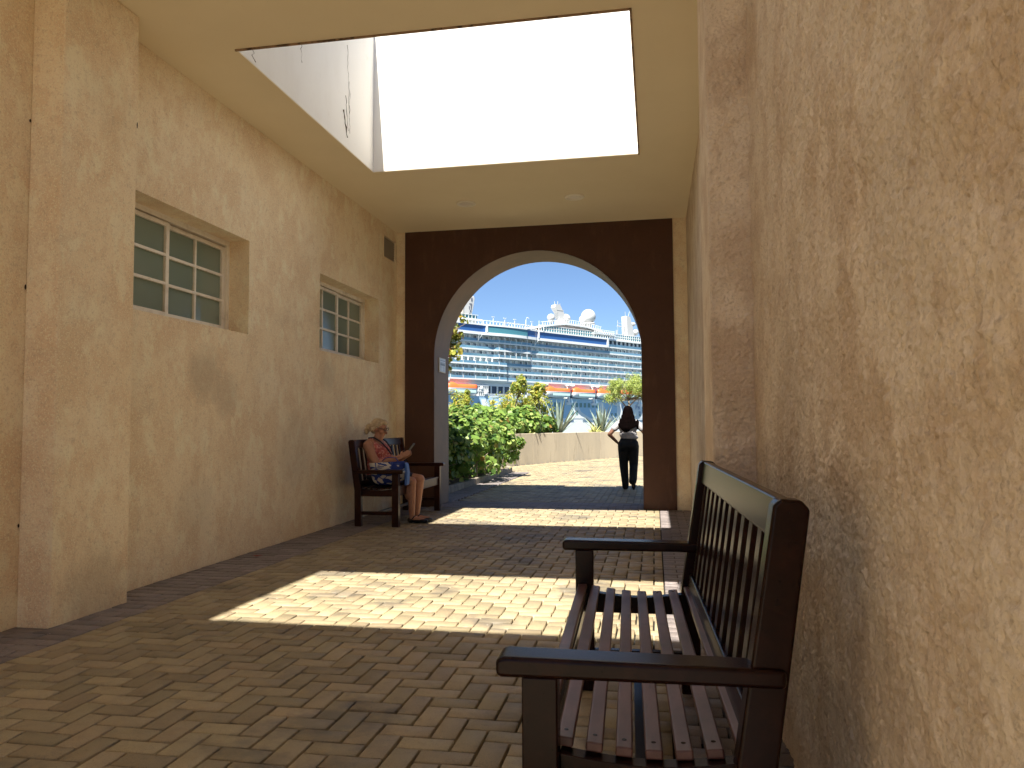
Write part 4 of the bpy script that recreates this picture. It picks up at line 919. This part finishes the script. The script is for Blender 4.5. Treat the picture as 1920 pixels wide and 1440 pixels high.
mt_ = MB(); mt_.prism([(14.3, 42.5), (19.0, 42.5), (18.0, 46.0), (16.3, 48.0), (14.6, 50.4), (12.3, 50.2), (11.8, 49.0), (13.6, 46.8), (14.5, 44.5)], 2, 4.5, 'y'); mt_.ell((18.9, 3, 45.0), (2.4, 2, 2.0)); mt_.tube([(12.6, 3, 50), (12.4, 3, 51.6)], .12, 5); mt_.tube([(14.2, 3, 50), (14.4, 3, 51.9)], .10, 5); mt_.tube([(16.2, 3, 48), (15.6, 3, 51.0)], .10, 5); mt_.box(11.6, 16.8, 1.9, 2.0, 47.9, 48.2)
mt_.build('mast', 'sdome', SHIP)
m2_ = MB(); m2_.prism([(58.6, 38), (64.5, 38), (62.6, 45), (60.8, 49.6), (58.2, 49.8), (58.4, 45)], 2, 5, 'y'); m2_.tube([(52.6, 3, 44.8), (62, 3, 45.0)], .2, 6); m2_.tube([(53, 3, 44.8), (53, 3, 47.4)], .1, 5); m2_.tube([(53, 3, 46.2), (59, 3, 46.2)], .1, 5)
m2_.tube([(57.0, 3, 47.9), (59, 3, 47.9)], .15, 5); m2_.tube([(58.6, 3, 49.5), (58.4, 3, 51.8)], .1, 5); m2_.tube([(60.4, 3, 49.5), (61.6, 3, 52.2)], .1, 5); m2_.ell((64, 3, 46.6), (1.4, 1.1, .9)); m2_.ell((65.6, 3, 43.0), (1.7, 1.5, 1.5)); m2_.box(59, 74, 1, 8, 38, 40.6)
m2_.build('mast', 'sdome', SHIP)
fg = MB(); fg.tube([(53.0, 2.9, 44.8), (52.8, 2.9, 41)], .05, 4); fg.box(51.6, 52.8, 2.85, 2.95, 41.0, 43.0); fg.build('flag', mat('flag cloth', (.45, .48, .55), .8), SHIP)
# funnel on the left
fu = MB(); fu.box(-75, -31, 1, 20, 38, 40.0); fu.build('funnel_base', 'swhite', SHIP)
f1 = MB(); f1.prism([(-60, 41.4), (-31.8, 41.4), (-30.9, 44.5), (-30.2, 48), (-30.5, 48.8), (-60, 50)], 3, 18, 'y'); f1.build('funnel', 'sdome', SHIP, bevel=.3)
f2 = MB()
for k in range(6): f2.box(-48+2.2*k, -47.1+2.2*k, 2.6, 3, 41.4, 49.2)
f2.build('funnel_rib', mat('cream rib', (.66, .58, .48), .6), SHIP)
f3_ = MB()
for (z, a, b, c_, d_) in ((47.0, -32.2, -31.5, 0, 1.0), (45.7, -33.0, -31.7, 0, .25), (44.9, -32.4, -31.8, 0, .7), (43.9, -33.2, -32.8, 0, 1.0), (43.9, -32.3, -31.9, 0, .8), (42.8, -32.8, -32.1, 0, .7), (41.9, -33.1, -32.6, 0, .5)): f3_.box(a, b, 2.85, 2.98, z, z+d_)
f3_.build('funnel_lettering', mat('dark lettering', (.12, .13, .16), .6), SHIP)
f4_ = MB(); s = -74
while s < -29: f4_.box(s-.1, s+.1, .2, .4, 38.1, 41.3 if s < -31 else 39.6); s += 1.6
f4_.box(-75, -29, .15, .45, 39.3, 40.0); f4_.box(-75, -31, .15, .45, 41.3, 41.45); f4_.build('funnel_railing', 'swhite', SHIP)['kind'] = 'stuff'
f5_ = MB(); f5_.box(-74, -31.5, .5, .6, 40.0, 41.2); f5_.build('funnel_deck_panes', 'steal', SHIP)
# lifeboats and davits
def lifeboat(s, top=True):
    L = 13.6; n = 13
    lb_ = MB(); rows = 7
    def sect(mb, z0, z1, shape, wscale):
        n0 = len(mb.v)
        for i in range(n):
            t = i/(n-1); wd = 1.75*wscale*(math.sin(math.pi*min(max(t, .02), .98))**.35)
            for k in range(rows):
                a = math.pi*k/(rows-1); y_ = -math.cos(a)*wd; z_ = z0+(z1-z0)*math.sin(a)*shape(t); mb.v.append((s+L*t, -1.6+y_, z_))
        for i in range(n-1):
            for k in range(rows-1): a = n0+i*rows+k; mb.f.append((a, a+rows, a+rows+1, a+1))
        mb.f.append(tuple(range(n0, n0+rows))); e = len(mb.v)-rows; mb.f.append(tuple(range(e, e+rows))[::-1])
    sect(lb_, 14.35, 11.9, lambda t: .55+.45*math.sin(math.pi*(.12+.76*t))**.6, 1); b_ = lb_.build('lifeboat', 'swhite', SHIP, True)
    c_ = MB(); sect(c_, 14.36, 16.2, lambda t: (.8+.35*math.sin(math.pi*min(1, t*3))) if t < .33 else .78, .98); c_.build('boat_cover', 'sorange', b_, True)
    w_ = MB(); w_.box(s+2.2, s+L-1.6, -3.36, -3.3, 12.75, 13.7); w_.build('boat_hull_panel', 'steel_teal', b_)
    for q in (2.2, 11.2):
        pass
    d = MB()
    for q in (-.8, ):
        d.box(s+q-.45, s+q+.45, -.6, 1.0, 9.4, 16.8); d.tube([(s+q, -.4, 16.5), (s+q-.6, -2.2, 17.2)], .45, 6); d.tube([(s+q, -.4, 16.5), (s+q-2.8, -1.6, 16.9)], .3, 6); d.ell((s+q+1.3, -1.6, 17), (.8, .6, .7)); d.ell((s+q-1.9, -1.6, 17.1), (.8, .6, .7)); d.box(s+q-1.4, s+q+1.4, -.7, .3, 9.2, 10.2)
    d.build('davit', 'swhite', SHIP)
    v = MB(); v.box(s+1, s+L-1, .6, 1.5, 11.95, 13.2); v.build('deck_opening', 'sdark', SHIP)
for s in (2.3, 17.7, 33.2, 48.7, 64.2, -47.2, -62.6): lifeboat(s)
tw = MB()
for k in range(6): tw.box(-31.5+k*.9, -31.2+k*.9, -.3, 1.4, 11.9, 15.6)
tw.box(-32, -26.6, -.4, 1.5, 15.4, 15.8); tw.box(-32, -26.6, -.4, 1.5, 13.4, 13.7); tw.ell((-30, -.2, 14.6), (.9, .5, .8)); tw.ell((-28, -.2, 12.8), (1, .5, .7)); tw.build('boarding_rig', 'swhite', SHIP)
# name lettering on the bow
def text(body, s, z, size, mt):
    cu = bpy.data.curves.new('lettering', 'FONT'); cu.body = body; cu.size = size; cu.extrude = .05
    to = bpy.data.objects.new('tmp', cu); COL.objects.link(to); bpy.context.view_layer.update()
    me = bpy.data.meshes.new_from_object(to.evaluated_get(bpy.context.evaluated_depsgraph_get())); bpy.data.objects.remove(to)
    o = link('lettering', me, M[mt], SHIP); o.location = (s, -.18, z); o.rotation_euler = (math.pi/2, 0, 0); return o
M['letter'] = mat('blue grey lettering', (.18, .26, .42), .5)
text('P', 51.3, 8.0, 3.4, 'letter'); text('PR', 60.8, 7.8, 3.2, 'letter'); text('N', 63.2, 5.9, 1.8, 'letter')
